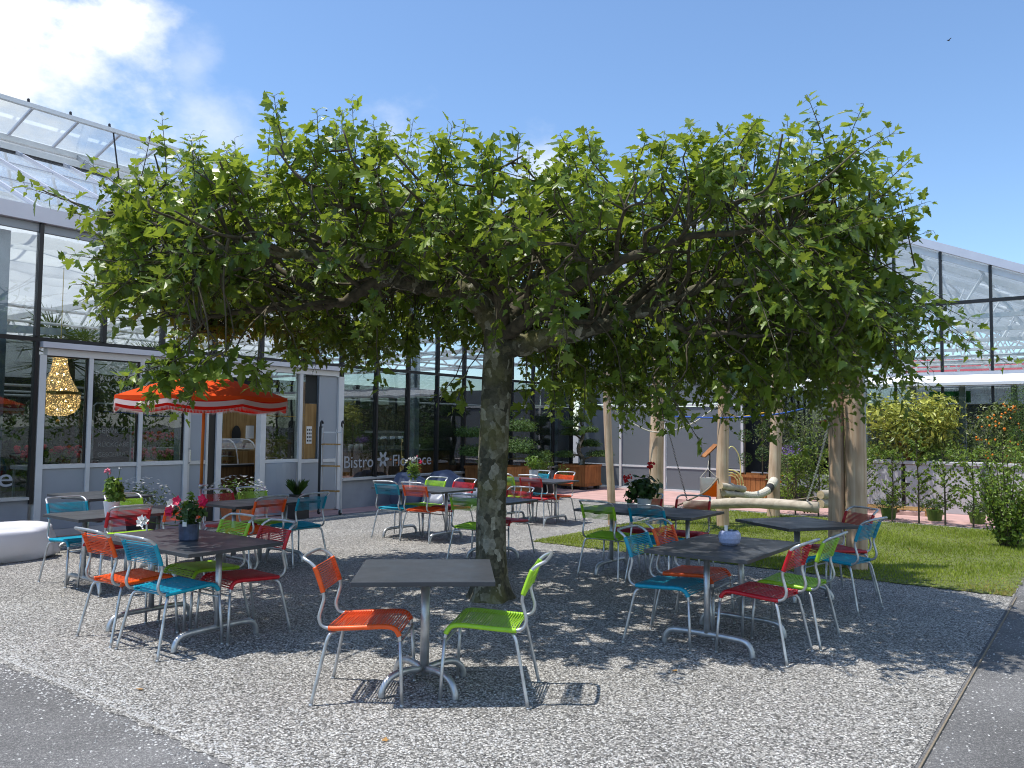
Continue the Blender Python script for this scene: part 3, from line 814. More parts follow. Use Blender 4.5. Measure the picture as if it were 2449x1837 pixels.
for z in (.02, .17, .31):
    for k in range(9): mb.ball((-.44 + k * .12, .28 + rr.uniform(-.05, .05), z + .03), .04, 7, 4, .6)
mb.build('cake', M['pot_terra'], dc, smooth=True)
t = inside('wood_partition', 'oak partition wall behind the bistro counter', 'partition', -2.2, 3.2)
hb('board', 'wood_oak', [(-.55, .48, 0, .05, 0, 2.3)], t)
t2 = inside('wall_clock', 'round black framed picture on the oak partition', 'picture', -2.4, 3.17, 1.42)
mb = MB(); mb.lathe([(.001, 0), (.15, 0), (.16, .02), (.001, .02)], 24); o = mb.build('round_frame', M['black'], t2); o.rotation_euler = (PI / 2, 0, 0); o.scale = (.7, 1.25, 1)
t = inside('paper_roll', 'white paper roll standing on the display case', 'paper roll', -2.12, 1.85, 1.36)
mb = MB(); mb.lathe([(.001, 0), (.08, 0), (.08, .26), (.02, .26), (.001, .2)], 18); mb.build('roll', M['paper'], t, smooth=False)
t = inside('cash_desk', 'wooden till box behind the window right of the doorway', 'cash desk', -1.45, .75)
hb('box', 'wood_oak', [(-.24, .24, 0, .5, .7, 1.34)], t); hb('plinth', 'dark', [(-.24, .24, .02, .5, 0, .695)], t); hb('till_screen', 'black', [(-.02, .2, .1, .13, 1.36, 1.62)], t); hb('printer', 'black', [(-.2, -.06, .1, .3, 1.345, 1.44)], t)
t = inside('bar_counter', 'dark back counter inside the bistro window', 'counter', 1.6, 2.1)
hb('cabinet', 'wood_dark', [(-1.5, 1.9, .02, .65, 0, .98)], t); hb('top', 'black_counter', [(-1.52, 1.92, 0, .68, .983, 1.02)], t)
t = inside('coffee_machine', 'chrome coffee machine on the bistro back counter', 'coffee machine', 1.35, 2.2, 1.04)
hb('body', 'chrome', [(-.4, .5, .12, .5, 0, .42)], t); hb('cup_rail', 'alu', [(-.42, .52, .08, .52, .425, .48)], t)
for k in range(3): mb = MB(); mb.lathe([(.001, 0), (.05, 0), (.055, .09), (.09, .10), (.09, .22), (.001, .22)], 14, -.25 + k * .3, .06, .12); mb.build('brew_head', M['chrome'], t, smooth=True)
rr = random.Random(3)
for k in range(9):
    mb = MB(); h = rr.uniform(.10, .2); mb.lathe([(.001, 0), (.04, 0), (.045, h), (.035, h), (.001, .02)], 12)
    o = mb.build('cup_stack', M['white'], None, smooth=True); o.location = W(2.25 + k * .09 if k < 5 else 4.3 + (k - 5) * .1, -2.3 - .05 * (k % 2), 1.04)
    tag(o, 'white cup stack on the bistro back counter', 'cups', 'cup stacks on the bistro back counter')
t = inside('dark_partition', 'dark partition wall at the back of the bistro', 'partition', -3.0, 4.6)
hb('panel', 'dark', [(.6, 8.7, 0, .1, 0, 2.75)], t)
t = inside('sign_board', 'grey hanging board with faint lettering behind the second window', 'sign', -4.5, 2.4, 1.9)
hb('board', 'dark', [(-.45, .5, 0, .02, 0, .62)], t); text('Gefäss', .19, M['letter'], t, (-.12, -.006, .33), LR)
t = inside('chalkboard', 'black chalkboard with white handwriting behind the second window', 'chalkboard', -4.55, .95)
hb('board', 'chalk', [(-.28, .30, 0, .02, .75, 1.85)], t); 
for body, z in (('SELF', 1.62), ('SERVICE', 1.46), ('RÜCKGABE', 1.24), ('GESCHIRR', 1.08)): text(body, .12 if len(body) < 8 else .10, M['paper'], t, (-.22, -.006, z), LR)
mb = MB(); mb.tube([(-.30, 0, .02), (-.30, 0, 1.9), (-.26, 0, 1.94), (.28, 0, 1.94), (.32, 0, 1.9), (.32, 0, .02)], .014, 6); mb.build('stand', M['steel'], t)

# chandelier
ch = inside('chandelier', 'lit golden bead chandelier hanging behind the first window', 'chandelier', -5.33, 1.0, 1.78)
prof = [(.002, -.04), (.12, -.03), (.22, .02), (.29, .10), (.305, .20), (.30, .29), (.27, .36), (.19, .50), (.13, .66), (.105, .80), (.10, .92)]
mb = MB(); mb.lathe(prof, 40); mb.build('bead_curtain', M['beads'], ch, smooth=True)
mb = MB(); mb.lathe([(.30, .30), (.315, .30), (.315, .345), (.30, .345)], 40); mb.lathe([(.08, .9), (.115, .9), (.115, .94), (.08, .94)], 24); mb.build('crown_ring', M['gold'], ch)
rr = random.Random(5)
for k in range(14):
    a = 2.4 * k; h = (.06, .12, .2, .38, .5, .62, .78)[k % 7]; r = .2 if h < .3 else .12 if h < .6 else .06
    mb = MB(); mb.ball((r * math.cos(a), r * math.sin(a), h), .017, 8, 5); mb.build('bulb', M['bulb'], ch, smooth=True)
mb = MB(); mb.tube([(0, 0, .92), (0, 0, 2.3)], .006, 6); mb.ball((0, 0, -.12), .035, 8, 5); mb.build('chain', M['gold'], ch)

# palms, plant benches
def palm(s, y, h, seed, label, fr_n=24, fr_l=1.15):
    t = inside('palm_tree', label, 'palm', s - .45, y, .02, 'palms inside the glasshouse'); r = random.Random(seed)
    mb = MB(); mb.tube([(0, 0, 0), (.03, .02, h * .5), (0, 0, h)], [.13, .11, .09], 10); mb.build('trunk', M['twig'], t, smooth=True)
    mb = MB()
    for k in range(fr_n):
        a = r.uniform(0, 2 * PI); e = r.uniform(-.55, 1.1); L = fr_l * r.uniform(.75, 1.1); d = Vector((math.cos(a) * math.cos(e), math.sin(a) * math.cos(e), math.sin(e)))
        p = Vector((0, 0, h)); q = p + d * L * .55; mb.tube([p, q], [.012, .008], 4)
        sd = d.cross(Vector((0, 0, 1))).normalized(); upv = sd.cross(d)
        for i in range(18):
            b_ = -1.5 + 3.0 * i / 17; dr = (d * math.cos(b_) + sd * math.sin(b_)); tip = q + dr * L * .55 * r.uniform(.85, 1.1) + Vector((0, 0, -.16 * L * r.random()))
            w = upv.cross(dr).normalized() * .016; mb.add([tuple(q), tuple(q.lerp(tip, .5) + w), tuple(tip), tuple(q.lerp(tip, .5) - w)], [(0, 1, 2, 3)], r.random())
    mb.t = [.5] * len(mb.v); mb.build('fronds', M['g_palm'], t)


palm(-4.75, 3.4, 2.75, 1, 'fan palm with thin brown trunk behind the chandelier'); palm(-6.9, 3.2, 2.6, 2, 'fan palm behind the leftmost glass bay'); palm(-3.4, 4.6, 2.7, 3, 'fan palm behind the third front window')
for k, (s, y, w, h, fm, lab) in enumerate([(-5.3, 1.1, .9, .95, 'f_red', 'bench of red and yellow green pot plants behind the first window'), (-4.1, 2.6, 1.7, 1.15, 'f_red', 'bench of red flowers behind the second window'), (-3.6, 1.3, 1.1, .88, 'f_pink', 'bench of pink flowers behind the third window'), (-7.4, 2.4, 2.4, 1.0, 'f_pink', 'bench of green plants behind the leftmost glass bay')]):
    t = inside('plant_bench', lab, 'plant bench', s, y, .02); mb = MB(); mb.box(-w / 2, w / 2, 0, .6, h - .06, h)
    for x in (-w / 2 + .03, w / 2 - .06):
        for yy in (.02, .55): mb.box(x, x + .03, yy, yy + .03, 0, h - .062)
    mb.build('bench', M['alu'], t); mb = MB(); r = random.Random(k); leaf_cloud(mb, int(260 * w), (0, .3, h + .12), (w / 2, .32, .16), .10, r, .2, zmin=h); mb.build('foliage', M['g_gera'], t)
    mb = MB()
    for i in range(int(70 * w)): mb.ball((r.uniform(-w / 2, w / 2), r.uniform(0, .5), h + r.uniform(.14, .3)), r.uniform(.02, .045), 6, 4)
    mb.build('blossoms', M[fm], t, smooth=True)
for k, (s, y, rx, hz) in enumerate([(-11, 9, 2.4, 1.6), (-7.6, 8.2, 2.2, 1.9), (-5.0, 8.8, 2.0, 1.7), (-2.4, 7.6, 1.8, 1.9), (-9.4, 11.5, 2.2, 2.0), (-4.0, 11.6, 2.4, 2.0), (-6.3, 11.2, 2.2, 1.8)]):
    t = inside('indoor_shrub', 'dark green shrub mass deep inside the glasshouse', 'shrub', s, y, .02, 'dark shrubs deep inside the glasshouse'); mb = MB(); leaf_cloud(mb, 900, (0, 0, hz * .62), (rx, 1.2, hz * .62), .30, random.Random(k + 50), .55, zmin=.05); mb.build('foliage', M['g_dark'], t)
    mb = MB(); mb.tube([(0, 0, 0), (0, 0, hz * .6)], .08, 6); mb.build('stem', M['twig'], t)


# ================================================================ second glasshouse, facing us across the back
S2 = 8.8
h2 = thing('gable_glasshouse', 'glass gable house with white roof trusses across the back right', 'glasshouse', W(S2, 0), ROT_W)
PK, ZPK, TE = 4.8, 7.58, 14.4
def zroof(t): return ZPK - RISE * abs(t - PK)
def wb(name, mat_, boxes, parent=h2, **k): return hb(name, mat_, boxes, parent, **k)


mb = MB(); mb.bar((PK, -.03, ZPK), (TE, -.03, zroof(TE)), .12, .17); mb.bar((.0, -.03, zroof(0)), (PK, -.03, ZPK), .12, .17); mb.build('gable_rafter', M['gutter'], h2)
mb = MB(); mb.bar((PK, .03, ZPK - .2), (TE, .03, zroof(TE) - .2), .06, .12); mb.bar((0, .03, zroof(0) - .2), (PK, .03, ZPK - .2), .06, .12); mb.build('inner_rafter', M['whitesteel'], h2)
wb('gable_beam', 'black', [(0, TE, -.045, .05, 4.385, 4.455)])
wb('gable_rail', 'gutter', [(5.0, TE, -.05, .05, 2.86, 2.92)])
box_ = MB()
box_.add([(5.2, -.36, 2.68), (11.5, -.36, 2.68), (11.5, -.06, 2.855), (5.2, -.06, 2.855), (5.2, -.36, 2.62), (11.5, -.36, 2.62), (11.5, -.03, 2.62), (5.2, -.03, 2.62)], [(0, 1, 2, 3), (7, 6, 5, 4), (4, 5, 1, 0), (5, 6, 2, 1), (6, 7, 3, 2), (7, 4, 0, 3)])
box_.build('awning_box', M['awning'], h2)
wb('awning_bracket', 'gutter', [(11.3, 11.48, -.5, -.06, 2.2, 2.615)])
pw = [8.31 + PITCHW * k for k in range(-8, 7)]
for x in pw:
    if x < 4.8: continue
    wb('gable_post', 'black', [(x - .028, x + .028, -.04, .05, 2.93, 4.38)])
    wb('gable_post', 'black', [(x - .028, x + .028, -.04, .05, 4.46, zroof(x) - .1)])
    wb('gable_post', 'black', [(x - .026, x + .026, -.04, .05, 0, 2.612)])
for x in (7.6, 8.65, 9.6, 10.55, 11.5): wb('inner_post', 'whitesteel', [(x - .06, x + .06, .07, .19, 0, 2.85)])
for a in pw:
    c = a + PITCHW
    if a < 4.6: continue
    if c <= TE:
        wb('upper_pane', 'glass_up', [(a + .03, c - .03, .01, .018, 2.925, 4.38)]); wb('lower_pane', 'glass', [(a + .03, c - .03, .01, .018, .62, 2.61)])
        mb = MB(); z0, z1 = zroof(a + .03) - .1, zroof(c - .03) - .1
        mb.add([(a + .03, .01, 4.46), (c - .03, .01, 4.46), (c - .03, .01, z1), (a + .03, .01, z0), (a + .03, .018, 4.46), (c - .03, .018, 4.46), (c - .03, .018, z1), (a + .03, .018, z0)], [(0, 1, 2, 3), (7, 6, 5, 4), (0, 4, 5, 1), (1, 5, 6, 2), (2, 6, 7, 3), (3, 7, 4, 0)])
        mb.build('gable_pane', M['glass_up'], h2)
wb('dado_panel', 'panel', [(5.0, TE, -.01, .05, .02, .60)])
# grey mesh screens to the left
for a, c in ((.05, 1.32), (1.36, 2.60), (2.72, 4.76)):
    sc_ = wb('mesh_screen', 'mesh', [(a, c, -.004, .004, .66, 2.22)])
    wb('screen_lower', 'mesh', [(a, c, -.004, .004, .06, .60)], sc_); wb('screen_upper', 'mesh', [(a, c, -.004, .004, 2.31, 4.37)], sc_)
wb('screen_rail', 'white', [(.0, 4.8, -.03, .03, 2.235, 2.295), (.0, 4.8, -.02, .02, .61, .645), (.0, 4.8, -.04, .06, .0, .055)])
for x in (.02, 1.34, 2.66, 4.78): wb('screen_post', 'white', [(x - .03, x + .03, -.045, .045, .06, 2.23)])
mb = MB(); mb.add([(.05, 0, 4.46), (4.7, 0, 4.46), (4.7, 0, ZPK - .25), (.05, 0, zroof(.05) - .25), (.05, .008, 4.46), (4.7, .008, 4.46), (4.7, .008, ZPK - .25), (.05, .008, zroof(.05) - .25)], [(0, 1, 2, 3), (7, 6, 5, 4), (0, 4, 5, 1), (1, 5, 6, 2), (2, 6, 7, 3), (3, 7, 4, 0)]); mb.build('gable_screen', M['mesh'], h2)
# roof slopes with bars, purlins, trusses and glazing, running far back
LEN = 22
for sgn, t0, t1 in ((1, PK, TE), (-1, PK, 0.0)):
    mb = MB(); z0, z1 = ZPK + .03, zroof(t1) + .03
    mb.add([(t0, 0, z0), (t1, 0, z1), (t1, LEN, z1), (t0, LEN, z0), (t0, 0, z0 - .006), (t1, 0, z1 - .006), (t1, LEN, z1 - .006), (t0, LEN, z0 - .006)], [(0, 1, 2, 3), (7, 6, 5, 4), (0, 4, 5, 1), (1, 5, 6, 2), (2, 6, 7, 3), (3, 7, 4, 0)])
    mb.build('roof_glazing', M['roofglass2'], h2)
mb = MB()
for k in range(1, 47): mb.bar((PK, k * PITCHW / 2, ZPK - .02), (TE, k * PITCHW / 2, zroof(TE) - .02), .055, .08)
mb.build('roof_bars', M['whitesteel'], h2)
mb = MB()
for f in (6.0, 7.3, 8.6, 9.9, 11.2, 12.4, 13.6): mb.bar((f, 0.1, zroof(f) - .1), (f, LEN, zroof(f) - .1), .07, .09)
mb.build('purlins', M['whitesteel'], h2)
for k in range(8):
    y = 1.6 + k * 2.8; mb = MB()
    mb.bar((0, y, 4.3), (TE, y, 4.3), .07, .10); mb.bar((PK, y, ZPK - .25), (TE, y, zroof(TE) - .2), .08, .12); mb.bar((0, y, zroof(0) - .2), (PK, y, ZPK - .25), .08, .12)
    for x in [5.5 + 1.25 * q for q in range(7)]:
        mb.bar((x, y, 4.3), (x + .62, y, zroof(x + .62) - .22), .045); mb.bar((x + .62, y, zroof(x + .62) - .22), (x + 1.25, y, 4.3), .045)
    mb.build('roof_truss', M['whitesteel'], h2)
    mb = MB(); mb.tube([(4.9, y + 1.2, 3.5 + .1 * (k % 3)), (TE, y + 1.2, 3.5 + .1 * (k % 3))], .03, 6); mb.build('pipe', M['whitesteel'], h2)
mb = MB()
for k in range(5):
    y = 1.0 + k * 4; mb.bar((9.0, y, 4.35), (7.0, y + 2.2, zroof(7.0) - .2), .13, .03); mb.bar((11.0, y, 4.35), (9.6, y + 2.2, zroof(9.6) - .2), .13, .03); mb.bar((8.6, y + .3, 4.5), (9.05, y + .5, zroof(9.05) - .1), .11, .03); mb.bar((9.5, y + .3, 4.5), (9.9, y + .5, zroof(9.9) - .1), .11, .03)
mb.build('wind_brace', M['whitesteel'], h2)
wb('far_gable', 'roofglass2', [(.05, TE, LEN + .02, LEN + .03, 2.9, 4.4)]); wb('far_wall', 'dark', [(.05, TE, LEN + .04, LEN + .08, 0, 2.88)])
wb('floor_slab', 'pale_floor', [(.05, TE, .06, LEN, -.004, .02)])
for x in (12.05,): 
    for k in range(8): wb('row_column', 'bluesteel', [(x - .06, x + .06, 1.54 + k * 2.8, 1.66 + k * 2.8, .021, 4.24)])


def behind(name, label, cat, t_, y, z=0.02, group=None): return thing(name, label, cat, F0 + U * (S2 + y) + MM * t_ + Vector((0, 0, z)), ROT_W, group)


sg = behind('information_sign', 'green information sign hanging behind the gable glass', 'sign', 9.36, .25, 2.27)
hb('board', 'sign_green', [(-.42, .38, 0, .02, 0, .25)], sg); text('Information', .155, M['paper'], sg, (-.36, -.005, .075), LR, sx=.78)
t = behind('wood_hut', 'brown timber hut inside the gable glasshouse', 'hut', 11.2, 3.5); hb('wall', 'barn', [(-.3, 1.8, 0, 1.5, 0, 2.5)], t); hb('counter', 'black_counter', [(-.3, 1.8, -.3, -.002, .9, .96)], t)
t = behind('dark_screen', 'dark screen inside the gable glasshouse behind the olive bushes', 'screen', 6.3, .5); hb('panel', 'dark', [(-2.2, 1.1, 0, .06, .02, 2.6)], t)
for k, (x, y, r_, hz) in enumerate(((8.3, 2.2, .7, 2.0), (9.9, 2.8, .6, 2.2), (8.9, 4.5, .9, 1.8), (6.8, 2.2, .7, 2.1))):
    t = behind('indoor_shrub', 'green potted shrub inside the gable glasshouse', 'shrub', x, y, .02, 'green shrubs inside the gable glasshouse'); mb = MB(); leaf_cloud(mb, 420, (0, 0, hz * .62), (r_, r_, hz * .38), .16, random.Random(k + 70)); mb.build('foliage', M['g_olive'], t)
    mb = MB(); mb.tube([(0, 0, 0), (0, 0, hz * .6)], .04, 6); mb.lathe([(.001, 0), (.18, 0), (.22, .35), (.001, .34)], 14); mb.build('pot', M['pot_dark'], t)
# barn with red roof beyond, a few trees far away
bn = thing('barn', 'brown barn with dark red roof behind the gable glasshouse', 'barn', (47, 70, 0), R(-22))
hb('wall', 'barn', [(-10, 12, 0, 8, 0, 6.4)], bn)
mb = MB(); mb.add([(-11, -1.1, 6.2), (13, -1.1, 6.2), (13, 4, 8.6), (-11, 4, 8.6), (-11, 9, 6.2), (13, 9, 6.2), (-11, -1.1, 6.0), (13, -1.1, 6.0), (13, 4, 8.4), (-11, 4, 8.4), (-11, 9, 6.0), (13, 9, 6.0)],
                  [(0, 1, 2, 3), (3, 2, 5, 4), (9, 8, 7, 6), (10, 11, 8, 9), (0, 6, 7, 1), (4, 5, 11, 10), (0, 3, 9, 6), (3, 4, 10, 9), (1, 7, 8, 2), (2, 8, 11, 5)]); mb.build('roof', M['redroof'], bn)
for k in range(4): f = hb('window', 'white', [(-8 + k * 5, -6.8 + k * 5, -.06, .04, 3.4, 4.9)], bn); hb('pane', 'dark', [(-7.9 + k * 5, -6.9 + k * 5, -.075, -.062, 3.5, 4.8)], f)


# ================================================================ chairs
def tube_side(x):
    """one side of the chair tube: from the front drop along the seat and up the back"""
    return [(x + .012, .262, .372), (x + .009, .252, .412), (x + .005, .222, .444), (x, .165, .452), (x, .05, .446), (x, -.09, .438), (x - .003, -.17, .437), (x - .004, -.212, .455),
            (x - .004, -.228, .50), (x - .004, -.214, .56), (x - .004, -.202, .61), (x - .004, -.210, .655), (x - .004, -.240, .74), (x - .004, -.264, .80)]


def chair_frame():
    xr = .203; a = spline(tube_side(xr), 5); top = spline([(.199, -.264, .80), (.196, -.292, .822), (.183, -.325, .838), (.150, -.340, .845), (0, -.346, .848), (-.150, -.340, .845), (-.183, -.325, .838), (-.196, -.292, .822), (-.199, -.264, .80)], 5)
    bb = [Vector((-p.x, p.y, p.z)) for p in reversed(a)]
    mb = MB(); mb.tube(a[:-1] + top[:-1] + bb, .0108, 8); return mb


def arclen(pts):
    L = [0]
    for p, q in zip(pts, pts[1:]): L.append(L[-1] + (q - p).length)
    return L


def along(pts, L, s):
    for i in range(len(L) - 1):
        if L[i + 1] >= s: 
            f = (s - L[i]) / max(1e-9, L[i + 1] - L[i]); return pts[i].lerp(pts[i + 1], f), (pts[i + 1] - pts[i]).normalized()
    return pts[-1], (pts[-1] - pts[-2]).normalized()


def cord_panel(s0, s1, n, rad_=.0031, sleeve=.0155):
    """cords wound round both side tubes between two arc lengths, as sleeve rings and two layers of strands"""
    a = spline(tube_side(.203), 6); L = arclen(a); mb = MB(); rg_ = random.Random(n)
    for sg_ in (1, -1):
        path = []; rad = []
        m = n * 2
        for i in range(m + 1):
            p, t_ = along(a, L, s0 + (s1 - s0) * i / m); path.append(Vector((sg_ * p.x, p.y, p.z))); rad.append(sleeve * (1.08 if i % 2 else .90))
        mb.tube(path, rad, 8)
    for i in range(n):
        p, t_ = along(a, L, s0 + (s1 - s0) * (i + .5) / n); nrm = Vector((0, -t_.z, t_.y))
        q, _ = along(a, L, s0 + (s1 - s0) * min(1, (i + 1.0) / n))
        sag = rg_.uniform(0, .006)
        for lay, (l_, r_) in enumerate(((p, p), (p, q))):
            o = nrm * (.0125 if lay == 0 else -.0115)
            A = Vector((-l_.x, l_.y, l_.z)) + o; B = Vector((r_.x, r_.y, r_.z)) + o; mid = (A + B) / 2 - nrm * (sag if lay == 0 else -.002)
            mb.tube([A, A.lerp(mid, .5) - nrm * sag * .25, mid, mid.lerp(B, .5) - nrm * sag * .25, B], rad_, 5, cap=False)
    return mb


_a = spline(tube_side(.203), 6); _L = arclen(_a); TOT = _L[-1]
def s_at(test):
    for p, s in zip(_a, _L):
        if test(p): return s


S_F = .028; S_R = s_at(lambda p: p.y < -.165); S_B0 = s_at(lambda p: p.z > .645); S_B1 = TOT - .006
seat_mb = cord_panel(S_F, S_R, 27, .0033); back_mb = cord_panel(S_B0, S_B1, 12, .0026)
def mesh_of(mb, name, m, smooth=True):
    me = bpy.data.meshes.new(name); me.from_pydata(mb.v, [], mb.f); me.materials.append(m); me.polygons.foreach_set('use_smooth', [smooth] * len(me.polygons)); return me


seat_me = {c: mesh_of(seat_mb, 'seat', M['cord_' + c]) for c in ('orange', 'green', 'blue', 'red')}
back_me = {c: mesh_of(back_mb, 'backrest', M['cord_' + c]) for c in ('orange', 'green', 'blue', 'red')}
frame_me = mesh_of(chair_frame(), 'frame', M['steel'])
legs_me = []
for sx in (1, -1):
    mb = MB(); mb.tube([(sx * .2155, .2625, .371), (sx * .228, .274, .18), (sx * .238, .283, .004)], .0106, 8); mb.lathe([(.0125, 0), (.0125, .012)], 8, sx * .238, .283); legs_me.append(mesh_of(mb, 'leg', M['steel']))
    mb = MB(); mb.tube(spline([(sx * .165, -.135, .412), (sx * .200, -.152, .408), (sx * .214, -.168, .385), (sx * .222, -.182, .33), (sx * .240, -.218, .16), (sx * .256, -.250, .004)], 4), .0106, 8); mb.lathe([(.0125, 0), (.0125, .012)], 8, sx * .256, -.250); legs_me.append(mesh_of(mb, 'leg', M['steel']))
mb = MB(); mb.tube([(.165, -.135, .412), (.10, -.098, .412), (-.10, -.098, .412), (-.165, -.135, .412)], .0104, 8); str_r = mesh_of(mb, 'stretcher', M['steel'])
mb = MB(); mb.tube([(.216, .262, .352), (-.216, .262, .352)], .0075, 8); str_f = mesh_of(mb, 'stretcher', M['steel'])


def part(name, me, parent):
    o = bpy.data.objects.new(name, me); COL.objects.link(o); o.parent = parent; return o


CNAME = {'orange': 'orange', 'green': 'lime green', 'blue': 'turquoise', 'red': 'red'}
def chair(color, x, y, heading, label, group='corded chairs at the bistro tables'):
    t = thing('corded_chair', label, 'chair', (x, y, 0), R(heading - 90), group)
    part('seat', seat_me[color], t); part('backrest', back_me[color], t); part('frame', frame_me, t)
    for me in legs_me: part('leg', me, t)
    part('stretcher', str_r, t); part('stretcher', str_f, t)
    return t


chair('orange', -.90, 5.00, -2, 'orange corded chair left of the bare front table')
chair('green', -.095, 5.02, 171, 'lime green corded chair right of the bare front table')
G2 = 'the table with the slate blue pot'
chair('orange', -2.97, 6.27, 53, 'orange corded chair on the near left side of ' + G2)
chair('blue', -2.50, 5.94, 56, 'turquoise corded chair on the near side of ' + G2)
chair('green', -2.56, 6.80, 233, 'lime green corded chair on the far side of ' + G2)
chair('red', -2.10, 6.40, 230, 'red corded chair on the right far side of ' + G2)
G3 = 'the table with the pink geranium'
chair('blue', -4.50, 8.36, -36, 'turquoise corded chair on the left side of ' + G3)
chair('green', -4.12, 8.80, -38, 'lime green corded chair on the far side of ' + G3)
chair('red', -3.90, 7.96, 140, 'red corded chair in front of ' + G3)
chair('orange', -3.57, 8.44, 143, 'orange corded chair behind the slate blue pot')
G5 = 'the bare table beside the umbrella pole'
chair('orange', -2.90, 9.16, 143, 'orange corded chair on the near side of ' + G5)
chair('blue', -2.54, 9.60, 143, 'turquoise corded chair on the right side of ' + G5)
chair('red', -3.36, 9.60, -37, 'red corded chair right behind the orange umbrella pole')
chair('green', -3.07, 9.99, -37, 'lime green corded chair in front of the bistro doorway')
G6 = 'the table with the white oleander pot'
chair('blue', -1.69, 11.85, 62, 'turquoise corded chair on the left near side of ' + G6)
chair('orange', -1.24, 11.58, 60, 'orange corded chair on the near side of ' + G6)
chair('green', -1.33, 12.30, 233, 'lime green corded chair in front of the bean bags')
chair('red', -.87, 11.98, 233, 'red corded chair left behind the tree trunk at ' + G6)
G7 = 'the farthest table'
chair('red', .45, 13.62, 60, 'red corded chair on the near side of ' + G7)
chair('green', .03, 13.92, 53, 'lime green corded chair just right of the trunk at ' + G7)
chair('blue', .37, 14.48, 233, 'turquoise corded chair on the far side of ' + G7)
chair('orange', .80, 14.14, 233, 'orange corded chair on the far right side of ' + G7)
G8 = 'the small table behind the trunk'
chair('green', -.42, 9.72, 60, 'lime green corded chair on the near left side of ' + G8)
chair('red', -.04, 10.40, 233, 'red corded chair on the far right side of ' + G8)
G9 = 'the table with the red geranium'
chair('green', 1.10, 8.97, 53, 'lime green corded chair on the left near side of ' + G9)
chair('blue', 1.58, 8.64, 53, 'turquoise corded chair on the near side of ' + G9)
chair('red', 1.51, 9.56, 236, 'red corded chair hidden behind the red geranium pot')
chair('red', 2.03, 9.27, 240, 'red corded chair on the far right side of ' + G9)
G10 = 'the table with the bluish bowl'
chair('blue', 1.22, 6.27, -34, 'turquoise corded chair on the left near side of ' + G10)
chair('orange', 1.53, 6.79, -34, 'orange corded chair on the left far side of ' + G10)
chair('red', 1.89, 5.96, 141, 'red corded chair on the right near side of ' + G10)
chair('green', 2.27, 6.37, 143, 'lime green corded chair on the right far side of ' + G10)
chair('blue', 3.11, 7.52, 133, 'turquoise corded chair right of the bare table by the lawn')
chair('red', 3.33, 8.16, 196, 'red corded chair in front of the thick double post')


# ================================================================ tables
def t_foot(x):
    mb = MB(); mb.tube(spline([(x, -.345, .0), (x, -.340, .045), (x, -.315, .088), (x, -.265, .112), (x, -.12, .118), (x, .12, .118), (x, .265, .112), (x, .315, .088), (x, .340, .045), (x, .345, .0)], 4), .0215, 10); return mb


def table(x, y, ang, L, Wd, label):
    """long table: top, two columns, two arched feet"""
    t = thing('bistro_table', label, 'table', (x, y, 0), R(ang), 'dark topped bistro tables')
    hb('tabletop', 'table', [(-L / 2, L / 2, -Wd / 2, Wd / 2, .703, .731)], t, bevel=.003)
    xo = L / 2 - .24
    for sx in (-xo, xo):
        t_foot(sx).build('foot', M['steel'], t, smooth=True)
        mb = MB(); mb.tube([(sx, 0, .125), (sx, 0, .698)], .023, 12); mb.build('column', M['steel'], t, smooth=True)
    mb = MB(); mb.box(-xo - .08, xo + .08, -.03, .03, .680, .7015)
    for sx in (-xo, xo): mb.box(sx - .025, sx + .025, -Wd / 2 + .08, Wd / 2 - .08, .678, .702)
    mb.build('underframe', M['table_edge'], t); return t


def square_table(x, y, ang, L, Wd, label, footrot=45):
    t = thing('bistro_table', label, 'table', (x, y, 0), R(ang), 'dark topped bistro tables')
    hb('tabletop', 'table', [(-L / 2, L / 2, -Wd / 2, Wd / 2, .703, .731)], t, bevel=.003)
    mb = MB(); mb.tube([(0, 0, .08), (0, 0, .698)], .029, 14); mb.build('column', M['steel'], t, smooth=True)
    for k in range(4):
        a = R(footrot + 90 * k); c, s = math.cos(a), math.sin(a)
        mb = MB(); mb.tube(spline([(r * c, r * s, z) for r, z in ((.024, .118), (.14, .128), (.23, .118), (.285, .085), (.312, .04), (.316, .0))], 4), .0215, 10); mb.build('foot', M['steel'], t, smooth=True)
    mb = MB(); mb.box(-.2, .2, -.2, .2, .690, .702); mb.build('underframe', M['table_edge'], t); return t


LA = 143.13
square_table(-.535, 5.115, 4, .845, .80, 'bare square dark table in the foreground left of the trunk', 38)
table(-2.577, 6.364, LA, 1.42, .80, 'long dark table with a slate blue flower pot on it')
table(-3.99, 8.27, 53.13, 1.25, .76, 'dark table with a pink geranium in a white pot on it')
table(-5.25, 10.23, LA, 1.1, .8, 'bare dark table against the grey panels at far left')
table(-2.98, 9.55, 53.13, 1.2, .76, 'bare dark table between umbrella pole and ladder')
table(-1.30, 11.86, LA, 1.4, .76, 'dark table with a white oleander pot in front of the bean bags')
table(.40, 14.04, LA, 1.4, .76, 'dark table farthest back beside the wooden planters')
square_table(-.22, 10.05, 53, .82, .80, 'small dark table half hidden behind the tree trunk', 45)
table(1.54, 8.97, LA, 1.42, .88, 'dark table with a red geranium at the lawn edge')
table(1.68, 6.30, 53.13, 1.18, .80, 'dark table with the bluish bowl at front right')
square_table(2.83, 7.93, 20, .86, .82, 'bare dark table at right in front of the log swing', 45)


# ================================================================ pots on the tables
def leaves_round(mb, n, c, rad, size, rng):
    leaf_cloud(mb, n, c, rad, size, rng, .35, (0, 0, .6), .95, .12)


def flower_head(mb, c, r, rng, n=12):
    for _ in range(n):
        p = Vector((rng.gauss(0, 1), rng.gauss(0, 1), rng.gauss(0, 1))).normalized() * r * rng.uniform(.6, 1); mb.ball((c[0] + p.x, c[1] + p.y, c[2] + p.z), r * .34, 6, 4)


